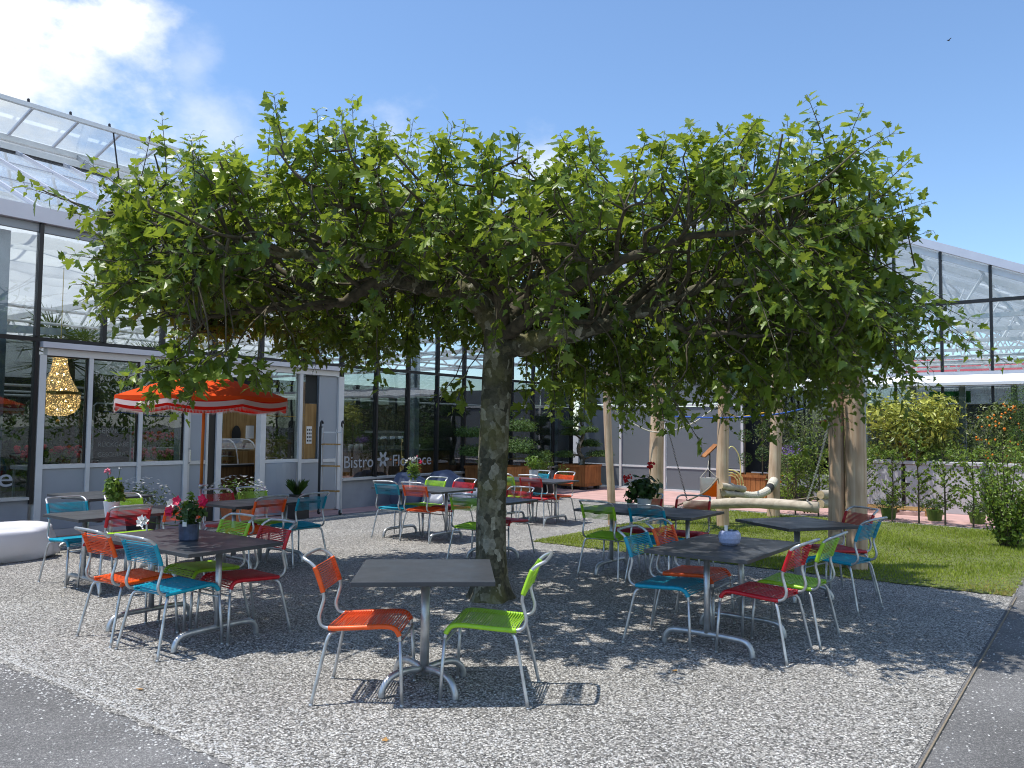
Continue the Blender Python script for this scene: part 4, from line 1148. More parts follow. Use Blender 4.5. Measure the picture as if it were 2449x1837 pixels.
def trumpet(mb, c, d, r):
    """five-petalled open flower facing d"""
    d = Vector(d).normalized(); x = d.orthogonal().normalized(); y = d.cross(x); c = Vector(c)
    for k in range(5):
        a = 2 * PI * k / 5; e = x * math.cos(a) + y * math.sin(a); s_ = x * -math.sin(a) + y * math.cos(a)
        mb.add([tuple(c - d * r * .5), tuple(c + e * r * .6 + s_ * r * .38), tuple(c + e * r * 1.05 + d * .1 * r), tuple(c + e * r * .6 - s_ * r * .38)], [(0, 1, 2, 3)])


TZ = .7315
def pot_thing(name, label, cat, xy, potprof, potmat, group=None, n=22):
    t = thing(name, label, cat, (xy[0], xy[1], TZ), 0, group)
    mb = MB(); mb.lathe(potprof, n); mb.build('pot', M[potmat], t, smooth=False)
    return t


rp = random.Random(21)
p = at_px(451, 1292, .731)
t = pot_thing('flower_pot', 'slate blue pot with crimson and white mandevilla flowers', 'potted plant', p, [(.001, 0), (.066, 0), (.073, .01), (.077, .13), (.071, .13), (.069, .115), (.001, .112)], 'pot_blue')
mb = MB(); leaves_round(mb, 150, (.0, 0, .21), (.13, .12, .10), .055, rp); mb.build('foliage', M['g_dark'], t)
mb = MB(); leaf_cloud(mb, 22, (.01, -.02, .30), (.05, .05, .08), .06, rp, .2); mb.build('young_leaves', M['g_gera'], t)
for q in ((-.09, -.03, .31), (-.13, -.05, .23), (.105, -.02, .32), (.115, .0, .30)):
    mb = MB()
    for k in range(2): trumpet(mb, (q[0] + rp.uniform(-.012, .012), q[1], q[2] + rp.uniform(-.012, .012)), (rp.uniform(-.6, .6), -1, rp.uniform(.2, .9)), .040)
    mb.build('crimson_flower', M['f_mag'], t)
for q in ((-.12, -.02, .30), (-.145, -.01, .285), (-.335, -.10, .17), (-.33, -.11, .145), (-.31, -.10, .16)):
    mb = MB(); trumpet(mb, q, (rp.uniform(-.5, .5), -1, .4), .038); mb.build('white_flower', M['f_white'], t)
mb = MB()
for q in ((-.09, -.03, .30), (.10, -.02, .31), (-.33, -.1, .16), (-.15, .02, .36), (.02, 0, .33), (.12, .03, .2), (-.12, .05, .2)): mb.tube(spline([(0, 0, .11), (q[0] * .4, q[1] * .4, q[2] * .75), q], 4), .0028, 5)
mb.build('stem', M['g_gera'], t); mb.t = []
hb('plant_label', 'paper', [(-.02, .012, -.079, -.077, .115, .165)], t)

p = at_px(266, 1235, .731)
t = pot_thing('flower_pot', 'white pot with a tall pale green geranium and one pink bloom', 'potted plant', p, [(.001, 0), (.055, 0), (.075, .145), (.069, .145), (.066, .13), (.001, .125)], 'pot_white')
mb = MB(); leaves_round(mb, 170, (.01, 0, .27), (.085, .085, .13), .06, rp); leaves_round(mb, 40, (.07, 0, .19), (.06, .06, .06), .05, rp); mb.build('foliage', M['g_gera'], t)
mb = MB(); flower_head(mb, (-.045, -.01, .435), .030, rp, 16); mb.build('pink_bloom', M['f_pink'], t, smooth=True)
mb = MB(); flower_head(mb, (.075, -.01, .47), .012, rp, 6); mb.build('bud', M['f_white'], t, smooth=True)
mb = MB(); mb.tube([(0, 0, .12), (-.03, 0, .3), (-.045, -.01, .42)], .004, 5); mb.tube([(0, 0, .12), (.05, 0, .3), (.075, -.01, .46)], .003, 5); mb.build('stem', M['g_gera'], t)

p = at_px(987, 1167, .731)
t = pot_thing('flower_pot', 'white pot with an upright oleander in pale pink bloom', 'potted plant', p, [(.001, 0), (.052, 0), (.062, .11), (.056, .11), (.001, .10)], 'pot_white')
mb = MB(); leaf_cloud(mb, 210, (0, 0, .26), (.10, .10, .17), .075, rp, .3, ratio=.3); mb.build('foliage', M['g_gera'], t)
mb = MB()
for q in ((-.05, -.03, .43), (.0, -.04, .42), (-.1, -.03, .39), (.04, 0, .45)): flower_head(mb, q, .026, rp, 8)
mb.build('white_bloom', M['f_white'], t, smooth=True)
mb = MB(); flower_head(mb, (.11, -.02, .38), .032, rp, 10); flower_head(mb, (.06, -.02, .47), .014, rp, 6); mb.build('pink_bloom', M['f_mag'], t, smooth=True)

t = pot_thing('flower_pot', 'white pot with a bushy yellow green shrub on the farthest table', 'potted plant', (.40, 14.10), [(.001, 0), (.07, 0), (.085, .16), (.078, .16), (.001, .15)], 'pot_white')
mb = MB(); leaf_cloud(mb, 300, (-.02, 0, .29), (.15, .15, .14), .06, rp, .3); mb.build('foliage', M['g_gera'], t)

p = at_px(1526, 1206, .731)
t = pot_thing('flower_pot', 'pale pot with a dark leaved red geranium at the lawn edge', 'potted plant', (p.x, 9.22), [(.001, 0), (.075, 0), (.092, .11), (.085, .11), (.001, .10)], 'pot_white')
mb = MB(); leaves_round(mb, 260, (.0, 0, .22), (.20, .18, .15), .075, rp); leaves_round(mb, 50, (-.14, 0, .13), (.09, .08, .09), .06, rp); mb.build('foliage', M['g_dark'], t)
mb = MB(); flower_head(mb, (.075, -.05, .49), .046, rp, 20); flower_head(mb, (-.21, -.05, .33), .04, rp, 16); flower_head(mb, (-.17, -.06, .355), .03, rp, 10); mb.build('red_bloom', M['f_red'], t, smooth=True)
mb = MB(); mb.tube([(0, 0, .1), (.05, -.02, .3), (.075, -.05, .47)], .004, 5); mb.tube([(0, 0, .1), (-.12, -.03, .25), (-.21, -.05, .32)], .004, 5); mb.build('stem', M['g_gera'], t)

p = at_px(1745, 1303, .731)
t = pot_thing('herb_bowl', 'round bluish stoneware bowl with trailing rosemary and a white label', 'potted plant', p, [(.001, 0), (.055, 0), (.078, .02), (.088, .055), (.084, .09), (.068, .112), (.062, .112), (.07, .09), (.001, .085)], 'pot_lilac', n=28)
mb = MB()
for k in range(16):
    a = rp.uniform(0, 2 * PI); L = rp.uniform(.06, .17); e = Vector((math.cos(a), math.sin(a), 0)); P0 = Vector((0, 0, .10)) + e * .03
    if k < 6: e = Vector((-1, rp.uniform(-.6, .6), 0)).normalized(); L = .17; P0 = Vector((-.03, 0, .10))
    pts = [P0, P0 + e * L * .5 + Vector((0, 0, L * .35)), P0 + e * L + Vector((0, 0, L * rp.uniform(-.1, .5)))]
    for i in range(34):
        f = i / 33; q = pts[0].lerp(pts[1], f).lerp(pts[1].lerp(pts[2], f), f); dr = Vector((rp.uniform(-1, 1), rp.uniform(-1, 1), rp.uniform(-.2, 1))).normalized(); sd = dr.orthogonal().normalized() * .0022
        mb.add([tuple(q + sd), tuple(q - sd), tuple(q + dr * .024)], [(0, 1, 2)], rp.random())
mb.build('foliage', M['g_rose'], t); hb('plant_label', 'paper', [(-.045, -.02, -.02, -.018, .10, .155)], t)
# ================================================================ the plane tree
tree = thing('plane_tree', 'broad plane tree with flat crown and mottled trunk in the middle of the court', 'tree', (-.19, 7.72, 0))
TO = Vector((-.19, 7.72, 0))
rt = random.Random(42)
def TL(p): return Vector(p) - TO
def Pd(u, v, y): return at_depth(u, v, y) - TO


trunk_path = spline([(0, 0, -.02), (.0, 0, .10), (.005, 0, .35), (.0, 0, .9), (.015, 0, 1.5), (.04, 0, 2.1), (.065, 0, 2.5), (.07, .0, 2.72)], 8)
def trunk_r(z): return .140 + .085 * math.exp(-max(0, z) / .16) + .012 * max(0, z - 1.9) + .03 * max(0, z - 2.35)


mb = MB(); NSEG = 28; vs = []
for p in trunk_path:
    for k in range(NSEG):
        a = 2 * PI * k / NSEG; r = trunk_r(p.z) * (1 + .05 * math.sin(3 * a + p.z * 1.3) + .035 * math.sin(5 * a - p.z * 2.2) + .02 * math.sin(9 * a + p.z * 7) + (.10 * math.exp(-max(0, p.z) / .12)) * math.sin(5 * a + 1))
        vs.append((p.x + r * math.cos(a), p.y + r * math.sin(a), p.z))
m_ = len(trunk_path); mb.add(vs, [(i * NSEG + k, i * NSEG + (k + 1) % NSEG, (i + 1) * NSEG + (k + 1) % NSEG, (i + 1) * NSEG + k) for i in range(m_ - 1) for k in range(NSEG)] + [tuple((m_ - 1) * NSEG + k for k in range(NSEG))])
mb.build('trunk', M['bark'], tree, smooth=True)

FK = Vector((.07, 0, 2.52))
limbs = [
    ([FK, Pd(1142, 722, 7.66), Pd(1085, 692, 7.5), Pd(1010, 682, 7.3), Pd(925, 662, 7.1), Pd(860, 612, 6.9), Pd(760, 614, 6.6), Pd(650, 600, 6.4), Pd(540, 596, 6.2), Pd(440, 600, 6.1)], .135, .018),
    ([Pd(930, 664, 7.12), Pd(870, 692, 7.3), Pd(800, 728, 7.45), Pd(700, 735, 7.5), Pd(560, 750, 7.5), Pd(430, 770, 7.4)], .07, .016),
    ([Pd(800, 728, 7.45), Pd(745, 690, 7.3), Pd(660, 640, 7.4), Pd(560, 560, 7.6), Pd(450, 520, 7.8)], .045, .012),
    ([FK - Vector((0, 0, .12)), Pd(1287, 815, 7.6), Pd(1400, 788, 7.4), Pd(1475, 765, 7.3), Pd(1540, 742, 7.2), Pd(1680, 690, 7.0), Pd(1830, 670, 6.9), Pd(1990, 680, 6.8)], .13, .018),
    ([FK, Pd(1235, 735, 7.9), Pd(1290, 655, 8.3), Pd(1420, 630, 8.8), Pd(1560, 600, 9.2), Pd(1700, 570, 9.6)], .10, .014),
    ([FK, Pd(1190, 735, 7.9), Pd(1165, 640, 8.2), Pd(1120, 560, 8.6), Pd(1020, 500, 9.0), Pd(900, 480, 9.5)], .09, .014),
    ([FK, Pd(1135, 725, 8.2), Pd(1010, 640, 9.0), Pd(860, 610, 9.6), Pd(700, 590, 10.0)], .09, .014),
    ([FK, Pd(1262, 765, 7.25), Pd(1370, 690, 6.75), Pd(1520, 610, 6.4), Pd(1700, 560, 6.2), Pd(1880, 560, 6.1)], .085, .014),
    ([FK, Pd(1200, 730, 7.25), Pd(1160, 625, 6.75), Pd(1070, 545, 6.4), Pd(920, 505, 6.15), Pd(760, 490, 6.1)], .085, .014),
    ([FK, Pd(1250, 765, 8.2), Pd(1390, 745, 9.0), Pd(1560, 725, 9.7), Pd(1740, 700, 10.1)], .085, .014),
    ([Pd(1540, 742, 7.2), Pd(1640, 790, 7.1), Pd(1760, 800, 6.9), Pd(1900, 800, 6.7)], .04, .012),
    ([Pd(1475, 765, 7.3), Pd(1540, 700, 7.6), Pd(1660, 620, 7.9), Pd(1830, 590, 8.1)], .05, .012),
    ([Pd(470, 600, 6.15), Pd(380, 540, 6.3), Pd(290, 520, 6.5), Pd(190, 490, 6.7), Pd(90, 450, 6.8)], .02, .005)]
samples = []
for pts, r0, r1 in limbs:
    sp = spline(pts, 7); n = len(sp)
    for i, p in enumerate(sp):                                  # a crooked line, as pollarded limbs have
        if 3 < i < n - 1: sp[i] = p + Vector((rt.uniform(-1, 1), rt.uniform(-1, 1), rt.uniform(-1, 1))) * .016
    rr = [r0 + (r1 - r0) * (i / (n - 1)) ** .75 for i in range(n)]
    rr = [r * (1 + .10 * math.sin(i * 2.1 + r0 * 90)) for i, r in enumerate(rr)]
    mb = MB(); mb.tube(sp, rr, 12); mb.build('limb', M['bark' if r0 > .1 else 'limb'], tree, smooth=True)
    samples += [(p, r) for p, r in list(zip(sp, rr))[6:]]


# side branches off every limb
for pts, r0, r1 in limbs[:-1]:
    sp = spline(pts, 7); n = len(sp)
    for i in range(int(n * .22), n - 2, 3):
        for sgn in ((1, -1) if i % 2 else (rt.choice((1, -1)),)):
            t_ = (sp[i + 1] - sp[i - 1]).normalized(); h_ = Vector((-t_.y, t_.x, 0)).normalized() * sgn
            L = rt.uniform(.55, 1.15); d = (h_ * rt.uniform(.5, 1) + t_ * rt.uniform(.2, .8) + Vector((0, 0, rt.uniform(-.15, .55)))).normalized()
            bp_ = [sp[i], sp[i] + d * L * .35 + Vector((rt.uniform(-.06, .06), rt.uniform(-.06, .06), .04)), sp[i] + d * L * .7 + Vector((rt.uniform(-.1, .1), rt.uniform(-.1, .1), rt.uniform(-.05, .1))), sp[i] + d * L + Vector((rt.uniform(-.12, .12), rt.uniform(-.12, .12), rt.uniform(-.05, .2)))]
            bs = spline(bp_, 4); ra = min(.030, (r0 + (r1 - r0) * (i / (n - 1)) ** .75) * .55)
            rr = [ra + (.007 - ra) * (k / (len(bs) - 1)) for k in range(len(bs))]
            mb = MB(); mb.tube(bs, rr, 7); mb.build('branch', M['limb'], tree, smooth=True); samples += list(zip(bs, rr))[2:]


def leaf_outline():
    h = [(0, .02), (.10, -.05), (.24, -.12), (.28, -.01), (.41, .0), (.33, .12), (.25, .20), (.36, .24), (.43, .33), (.56, .43), (.40, .46), (.33, .55), (.17, .52), (.25, .68), (.17, .74), (.15, .85), (0, 1.05)]
    return h + [(-x, y) for x, y in reversed(h[1:-1])]


LO = leaf_outline()
_h3 = [(0, .0), (.12, -.07), (.25, -.02), (.30, .12), (.42, .22), (.36, .32), (.30, .40), (.20, .46), (.25, .60), (.16, .66), (.15, .80), (0, 1.0)]
LO3 = _h3 + [(-x * .92, y + .02) for x, y in reversed(_h3[1:-1])]
crown_v, crown_f, crown_t = [], [], []
twig = MB()
def add_leaf(pos, axis, nrm, L, tone):
    """a lobed leaf, creased along the midrib, its tip hanging a little"""
    axis = axis.normalized(); nrm = (nrm - axis * nrm.dot(axis)).normalized(); sd = axis.cross(nrm)
    o = len(crown_v); fold = rt.uniform(-.05, .50); dr = rt.uniform(-.1, .5); tw = rt.uniform(-.22, .22); cur = rt.uniform(-.35, .35); wd = rt.uniform(.78, 1.08); LOk = LO if rt.random() < .7 else LO3
    def P(x, y): 
        z = abs(x) * fold - dr * y * y * .6 + x * tw + cur * x * x
        return pos + (sd * x * wd + axis * y + nrm * z) * L
    crown_v.append(P(0, .3))
    for x, y in LOk: crown_v.append(P(x, y))
    n = len(LOk)
    for k in range(n): crown_f.append((o, o + 1 + k, o + 1 + (k + 1) % n))
    crown_t.extend([tone] * (n + 1))


def add_twig(p0, d, L, n_leaf, size, r0=.006, bend=.25, up=.0, tone=(.1, .9)):
    d = d.normalized(); side = d.orthogonal().normalized(); b1 = Vector((rt.uniform(-1, 1), rt.uniform(-1, 1), rt.uniform(-.4, .4) + up)) * bend * L
    pts = spline([p0, p0 + d * L * .5 + b1 * .35, p0 + d * L + b1], 5)
    twig.tube(pts, [r0 + (.0018 - r0) * i / (len(pts) - 1) for i in range(len(pts))], 5, cap=False)
    Ls = arclen(pts); ph = rt.uniform(0, 2 * PI)
    for i in range(n_leaf):
        f = .16 + .84 * (i + rt.uniform(-.2, .2)) / max(1, n_leaf - 1); q, t_ = along(pts, Ls, min(.999, max(.05, f)) * Ls[-1])
        a = ph + i * 2.4; s_ = t_.orthogonal().normalized(); s_.rotate(Matrix.Rotation(a, 3, t_))
        out = (s_ * 1.0 + t_ * rt.uniform(.1, .8) + Vector((0, 0, rt.uniform(-.55, .30)))).normalized()
        pl = rt.uniform(.025, .06); base = q + out * pl
        twig.tube([q, q + out * pl * .5 + Vector((0, 0, .006)), base], .0016, 3, cap=False)
        sz = size * (rt.uniform(.55, 1.1) if rt.random() < .82 else rt.uniform(1.1, 1.65)) * (1.0 - .45 * max(0, f - .55) / .45)
        nrm = Vector((-.18, -.12, 1.0)) + Vector((rt.gauss(0, .65), rt.gauss(0, .65), rt.gauss(0, .35))) + out * .25
        ax = out + Vector((rt.gauss(0, .3), rt.gauss(0, .3), rt.gauss(-.15, .3)))
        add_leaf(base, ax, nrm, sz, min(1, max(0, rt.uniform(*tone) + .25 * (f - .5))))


CX, CY, RX, RY = .06, .22, 3.50, 2.35      # crown in tree coordinates
def inside_c(x, y, k=1.0): return (abs(x - CX) / (RX * k)) ** 3 + (abs(y - CY) / (RY * k)) ** 3 < 1


def hook(p):
    """thin branch from the nearest limb to a twig's foot"""
    best = min(samples, key=lambda s: (s[0] - p).length_squared + (0.3 if s[0].z > p.z + .3 else 0))[0]
    v_ = p - best
    if v_.length < .05: return
    j = lambda: Vector((rt.uniform(-.08, .08), rt.uniform(-.08, .08), rt.uniform(-.06, .08))) * v_.length
    sp = spline([best, best.lerp(p, .33) + j(), best.lerp(p, .68) + j(), p], 3)
    twig.tube(sp, [.010 - .0045 * i / (len(sp) - 1) for i in range(len(sp))], 5, cap=False)


def zmid(x, y): return 3.12 + .12 * math.sin(x * 1.7 + y) + .10 * math.sin(y * 2.3 - x * .8) + .05 * x * .3
PEAKS = ((-3.2, .20, .30), (-2.35, .18, .22), (-1.5, .22, .25), (-.65, .42, .42), (.72, .14, .22), (1.32, .08, .15), (2.72, .42, .30), (3.2, .25, .28))   # where the tall tufts stand
# shoots that stand up from the tray of limbs
k = 0
while k < 950:
    x, y = CX + rt.uniform(-RX, RX), CY + rt.uniform(-RY, RY)
    if not inside_c(x, y): continue
    k += 1; ex = abs(x - CX) / RX; ey = abs(y - CY) / RY; e = max(ex, ey)
    p = Vector((x, y, zmid(x, y) + rt.uniform(-.12, .48))); hook(p)
    d = Vector(((x - CX) * .12, (y - CY) * .16, 1.0)) + Vector((rt.gauss(0, .34), rt.gauss(0, .34), 0))
    wv = .50 + sum(a_ * math.exp(-((x + .19 - c_) / w_) ** 2) for c_, a_, w_ in PEAKS) + .08 * math.sin(x * 7.1 + y * 2.0)
    L = rt.uniform(.34, .72) * (1 - .15 * e ** 3) * wv
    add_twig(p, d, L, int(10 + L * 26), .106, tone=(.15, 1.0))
# sideways shoots through the middle, thick toward the rim
k = 0
while k < 520:
    x, y = CX + rt.uniform(-RX, RX), CY + rt.uniform(-RY, RY)
    if not inside_c(x, y, .97): continue
    e = max(abs(x - CX) / RX, abs(y - CY) / RY)
    if rt.random() > .15 + e ** 2: continue
    if y < .5 and abs(x) < 2.3 and rt.random() < .72: continue
    k += 1; p = Vector((x, y, zmid(x, y) + rt.uniform(-.35, .35))); hook(p)
    d = Vector(((x - CX) / RX, (y - CY) / RY, rt.uniform(-.35, .35))) + Vector((rt.gauss(0, .6), rt.gauss(0, .6), 0))
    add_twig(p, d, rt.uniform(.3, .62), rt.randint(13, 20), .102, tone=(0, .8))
# hanging shoots under the tray, longer on the right and at the back
k = 0
while k < 520:
    x, y = CX + rt.uniform(-RX, RX), CY + rt.uniform(-RY, RY)
    if not inside_c(x, y, .98): continue
    e = max(abs(x - CX) / RX, abs(y - CY) / RY)
    if e < .35 and y < .6: continue
    if abs(x) < 2.0 and y < .2 and rt.random() < .85: continue
    if rt.random() > .30 + .7 * e: continue
    if x < .2 and rt.random() < .45: continue
    k += 1; p = Vector((x, y, zmid(x, y) - rt.uniform(.05, .5 if x > .3 else .3))); hook(p)
    d = Vector(((x - CX) / RX * .7, (y - CY) / RY * .7, -1.0 + rt.uniform(-.2, .5)))
    L = rt.uniform(.35, .70) * (1.55 if x > .5 else .62)
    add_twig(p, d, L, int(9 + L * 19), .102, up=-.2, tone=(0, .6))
# single shoots read off the outline
for u_, v_, y_ in ((840, 205, 7.4), (828, 240, 7.6), (400, 262, 7.0), (372, 290, 7.1), (480, 290, 7.3), (640, 262, 7.2), (662, 290, 7.3), (780, 292, 7.0), (985, 262, 7.3), (1100, 262, 7.5), (1058, 290, 7.0), (1200, 288, 7.4), (1272, 335, 7.2), (1415, 300, 7.0), (1420, 320, 7.1), (1545, 330, 7.2), (1650, 345, 7.3),
                   (1735, 345, 7.0), (1885, 262, 7.0), (1905, 285, 7.1), (1870, 300, 7.1), (1955, 315, 6.9), (2010, 300, 7.0), (2030, 320, 7.1), (2100, 360, 6.9), (2150, 400, 6.8), (930, 300, 7.1), (560, 310, 7.2), (1000, 300, 7.7), (1150, 300, 7.6)):
    tip = Pd(u_, v_ + 25, y_); L = rt.uniform(.55, .8); d = Vector((rt.gauss(0, .12), rt.gauss(0, .12), 1)).normalized(); add_twig(tip - d * L, d, L, 19, .112, .007, .08, tone=(.3, 1))
for (u0, v0, y0), (u1, v1, y1), n_ in (((330, 540, 6.4), (180, 505, 6.6), 14), ((210, 495, 6.6), (55, 440, 6.8), 12), ((330, 480, 6.6), (190, 380, 6.8), 10), ((300, 600, 6.6), (240, 640, 6.6), 8), ((420, 740, 6.6), (265, 770, 6.6), 9), ((470, 800, 6.1), (330, 930, 6.0), 12), ((520, 820, 6.1), (430, 950, 6.0), 12), ((450, 850, 5.9), (300, 905, 5.8), 14), ((420, 870, 5.9), (350, 960, 5.8), 13), ((500, 850, 5.9), (455, 985, 5.85), 13), ((540, 840, 5.9), (400, 900, 5.8), 14), ((480, 780, 6.0), (380, 870, 5.9), 13), ((620, 820, 6.2), (610, 930, 6.1), 10), ((560, 800, 6.2), (500, 905, 6.1), 10),
                                        ((560, 840, 6.3), (665, 925, 6.3), 8), ((700, 800, 6.6), (720, 880, 6.6), 8), ((900, 830, 7.2), (920, 930, 7.2), 8), ((1120, 880, 8.6), (1085, 990, 8.6), 9), ((1090, 900, 8.6), (1050, 960, 8.5), 7), ((1260, 880, 8.6), (1250, 1000, 8.5), 10), ((1320, 880, 7.6), (1330, 1000, 7.5), 10), ((1400, 880, 7.2), (1400, 1015, 7.0), 12),
                                        ((1480, 860, 6.8), (1500, 1000, 6.6), 12), ((1560, 900, 6.7), (1610, 1030, 6.5), 11), ((1600, 940, 6.6), (1685, 1060, 6.5), 9), ((1700, 880, 6.6), (1760, 960, 6.5), 10), ((1780, 850, 6.4), (1850, 950, 6.3), 10), ((1880, 840, 6.4), (1900, 930, 6.3), 9), ((2000, 800, 6.4), (2010, 900, 6.3), 10), ((2080, 760, 6.4), (2160, 870, 6.4), 9),
                                        ((2080, 640, 6.6), (2190, 700, 6.6), 9), ((2100, 560, 6.8), (2180, 540, 6.8), 9), ((2100, 720, 6.5), (2200, 830, 6.6), 9), ((2060, 470, 6.9), (2190, 470, 6.9), 9), ((1330, 900, 8.9), (1420, 985, 8.8), 9), ((1180, 760, 8.8), (1120, 840, 9.0), 9)):
    a, c_ = Pd(u0, v0, y0), Pd(u1, v1, y1); hook(a); add_twig(a, c_ - a, (c_ - a).length, int(n_ * 1.8), .115, .007, .12, tone=(.1, .8))
me = bpy.data.meshes.new('crown'); me.from_pydata([tuple(v) for v in crown_v], [], crown_f); me.update()
at = me.attributes.new('leaf_tone', 'FLOAT', 'POINT'); at.data.foreach_set('value', crown_t); me.materials.append(M['leaf'])
o = bpy.data.objects.new('crown', me); COL.objects.link(o); o.parent = tree
twig.build('twigs', M['twig'], tree, smooth=True)


# a belt of trees across the path to the right, outside the frame: the panes mirror it
mb = MB(); rb = random.Random(90)
for k in range(13):
    s, d, hz = -13 + k * 1.9 + rb.uniform(-.4, .4), 17.5 + rb.uniform(-1, 1.5), rb.uniform(4.5, 7)
    c = W(s, d, hz * .55); leaf_cloud(mb, 900, (c.x, c.y, c.z), (1.5, 1.5, hz * .45), .24, rb, .5, zmin=.3)
tag(mb.build('tree_belt', M['g_hedge']), 'belt of leafy trees beyond the right asphalt path', kind='stuff')


lf = MB(); cv, cf = [(0, .3, .004)], []
for x, y in LO: cv.append((x, y, .002 + .05 * x * x))
for k in range(len(LO)): cf.append((0, 1 + k, 1 + (k + 1) % len(LO)))
lf.add(cv, cf, .5); M['fallen'] = mat('dry_leaf', (.40, .22, .07), .8, 0, .3, 9)
lm = mesh_of(lf, 'fallen_leaf', M['fallen'], False)
for k, (u_, v_) in enumerate(((920, 1772), (340, 1648), (1612, 1602))):
    o = bpy.data.objects.new('fallen_leaf', lm); COL.objects.link(o); o.location = at_px(u_, v_, .006); o.scale = (.04, .04, .04); o.rotation_euler = (.1, .1, k * 1.7); tag(o, 'dry brown plane leaf lying on the gravel', 'leaf', 'dry leaves on the gravel')


# ================================================================ umbrella, ladder, bean bags
um = thing('parasol', 'orange parasol with white fringed valance near the bistro door', 'parasol', (-3.60, 9.3, 0))
mb = MB(); mb.tube([(0, 0, .02), (0, 0, .95)], .021, 12); mb.lathe([(.03, 0), (.03, .05)], 12, 0, 0, .9); mb.build('lower_pole', M['steel_dull'], um, smooth=True)
mb = MB(); mb.tube([(0, 0, .952), (.01, 0, 2.19)], .018, 12); mb.build('pole', M['pole'], um, smooth=True)
mb = MB(); mb.tube([(.02, 0, .93), (.06, 0, .93)], .008, 6); mb.ball((.07, 0, .93), .016, 8, 5); mb.build('clamp_knob', M['steel'], um)
mb = MB(); mb.lathe([(.001, 0), (.24, 0), (.24, .05), (.05, .06), (.035, .25), (.001, .25)], 20); mb.build('base', M['pot_dark'], um)
RU, NP = .97, 8
def rim(a, r=RU): 
    f = (a / (2 * PI / NP)) % 1; return r * (1 - .045 * math.sin(PI * f))
def canopy_z(f, fr): return 2.22 - .27 * f ** 1.35 + .035 * math.sin(PI * fr) * f * f * -0.3
mb = MB(); NA = 64; NRR = 8
for j in range(NRR + 1):
    f = max(.01, j / NRR)
    for i in range(NA):
        a = 2 * PI * i / NA; fr = (a / (2 * PI / NP)) % 1; r = rim(a) * f; mb.v.append((r * math.cos(a), r * math.sin(a), canopy_z(f, fr)))
for j in range(NRR):
    for i in range(NA): mb.f.append((j * NA + i, j * NA + (i + 1) % NA, (j + 1) * NA + (i + 1) % NA, (j + 1) * NA + i))
mb.build('canopy', M['umb'], um, smooth=True)


def valance(name, m, r_off, z0, z1, scal, flare=0.0):
    mb = MB(); NA = 160
    for i in range(NA):
        a = 2 * PI * i / NA; fr = (a / (2 * PI / NP)) % 1; r = rim(a) + r_off; w = scal * abs(math.sin(PI * fr * 1.0)); top = canopy_z(1, fr)
        mb.v += [(r * math.cos(a), r * math.sin(a), top + z0 - (w if z0 < -.02 else 0)), ((r + flare) * math.cos(a), (r + flare) * math.sin(a), top + z1 - w)]
    for i in range(NA): j = (i + 1) % NA; mb.f.append((2 * i, 2 * i + 1, 2 * j + 1, 2 * j))
    return mb.build(name, m, um, smooth=True)


valance('valance_lining', M['umb_red'], -.008, 0, -.125, .035); valance('valance', M['umb_white'], .002, -.035, -.088, .026, .006); valance('valance_border', M['umb'], .004, .003, -.036, .012)
mb = MB(); rr = random.Random(8)
for i in range(420):
    a = 2 * PI * i / 420; fr = (a / (2 * PI / NP)) % 1; r = rim(a) + .012; w = .033 * abs(math.sin(PI * fr)); z = canopy_z(1, fr) - .122 - w; s_ = .0062
    mb.add([(r * math.cos(a) - s_ * math.sin(a), r * math.sin(a) + s_ * math.cos(a), z + .006), (r * math.cos(a) + s_ * math.sin(a), r * math.sin(a) - s_ * math.cos(a), z + .006), (r * math.cos(a), r * math.sin(a), z - rr.uniform(.030, .045))], [(0, 1, 2)])
mb.build('fringe', M['umb_fringe'], um)
for k in range(NP):
    a = 2 * PI * k / NP; mb = MB(); mb.bar((.02 * math.cos(a), .02 * math.sin(a), 2.17), ((RU - .03) * math.cos(a), (RU - .03) * math.sin(a), 1.925), .012, .008); mb.bar((.03 * math.cos(a), .03 * math.sin(a), 1.80), (.55 * math.cos(a), .55 * math.sin(a), 2.06), .010, .008); mb.build('rib', M['steel_dull'], um)

lad = thing('trolley_ladder', 'narrow trolley ladder with three wooden rungs beside the bistro window', 'ladder', (-3.34, 14.78, 0), R(-12))
hb('side_rail', 'black', [(-.235, -.185, -.02, .03, .09, 1.62)], lad); hb('side_rail', 'alu', [(-.182, -.165, -.02, .03, .09, 1.60)], lad); hb('side_rail', 'alu', [(.10, .118, -.01, .03, .15, 1.58), (.20, .22, -.02, .03, .09, 1.62)], lad)
for z in (.42, .88, 1.28): hb('rung', 'wood_oak', [(-.163, .198, -.06, .06, z, z + .025)], lad)
hb('top_bar', 'alu', [(-.163, .198, -.01, .02, 1.50, 1.525)], lad)
for x in (-.21, .21):
    mb = MB(); mb.tube(spline([(x, .0, 1.60), (x, -.005, 1.68), (x, .04, 1.72), (x, .09, 1.68)], 4), .018, 8); mb.build('hook', M['black'], lad, smooth=True)
    mb = MB(); mb.tube([(x - .014, 0, .05), (x + .014, 0, .05)], .048, 14); w = mb.build('castor', M['pot_dark'], lad); hb('fork', 'alu', [(x - .03, x - .017, -.02, .02, .04, .11), (x + .017, x + .03, -.02, .02, .04, .11)], w)


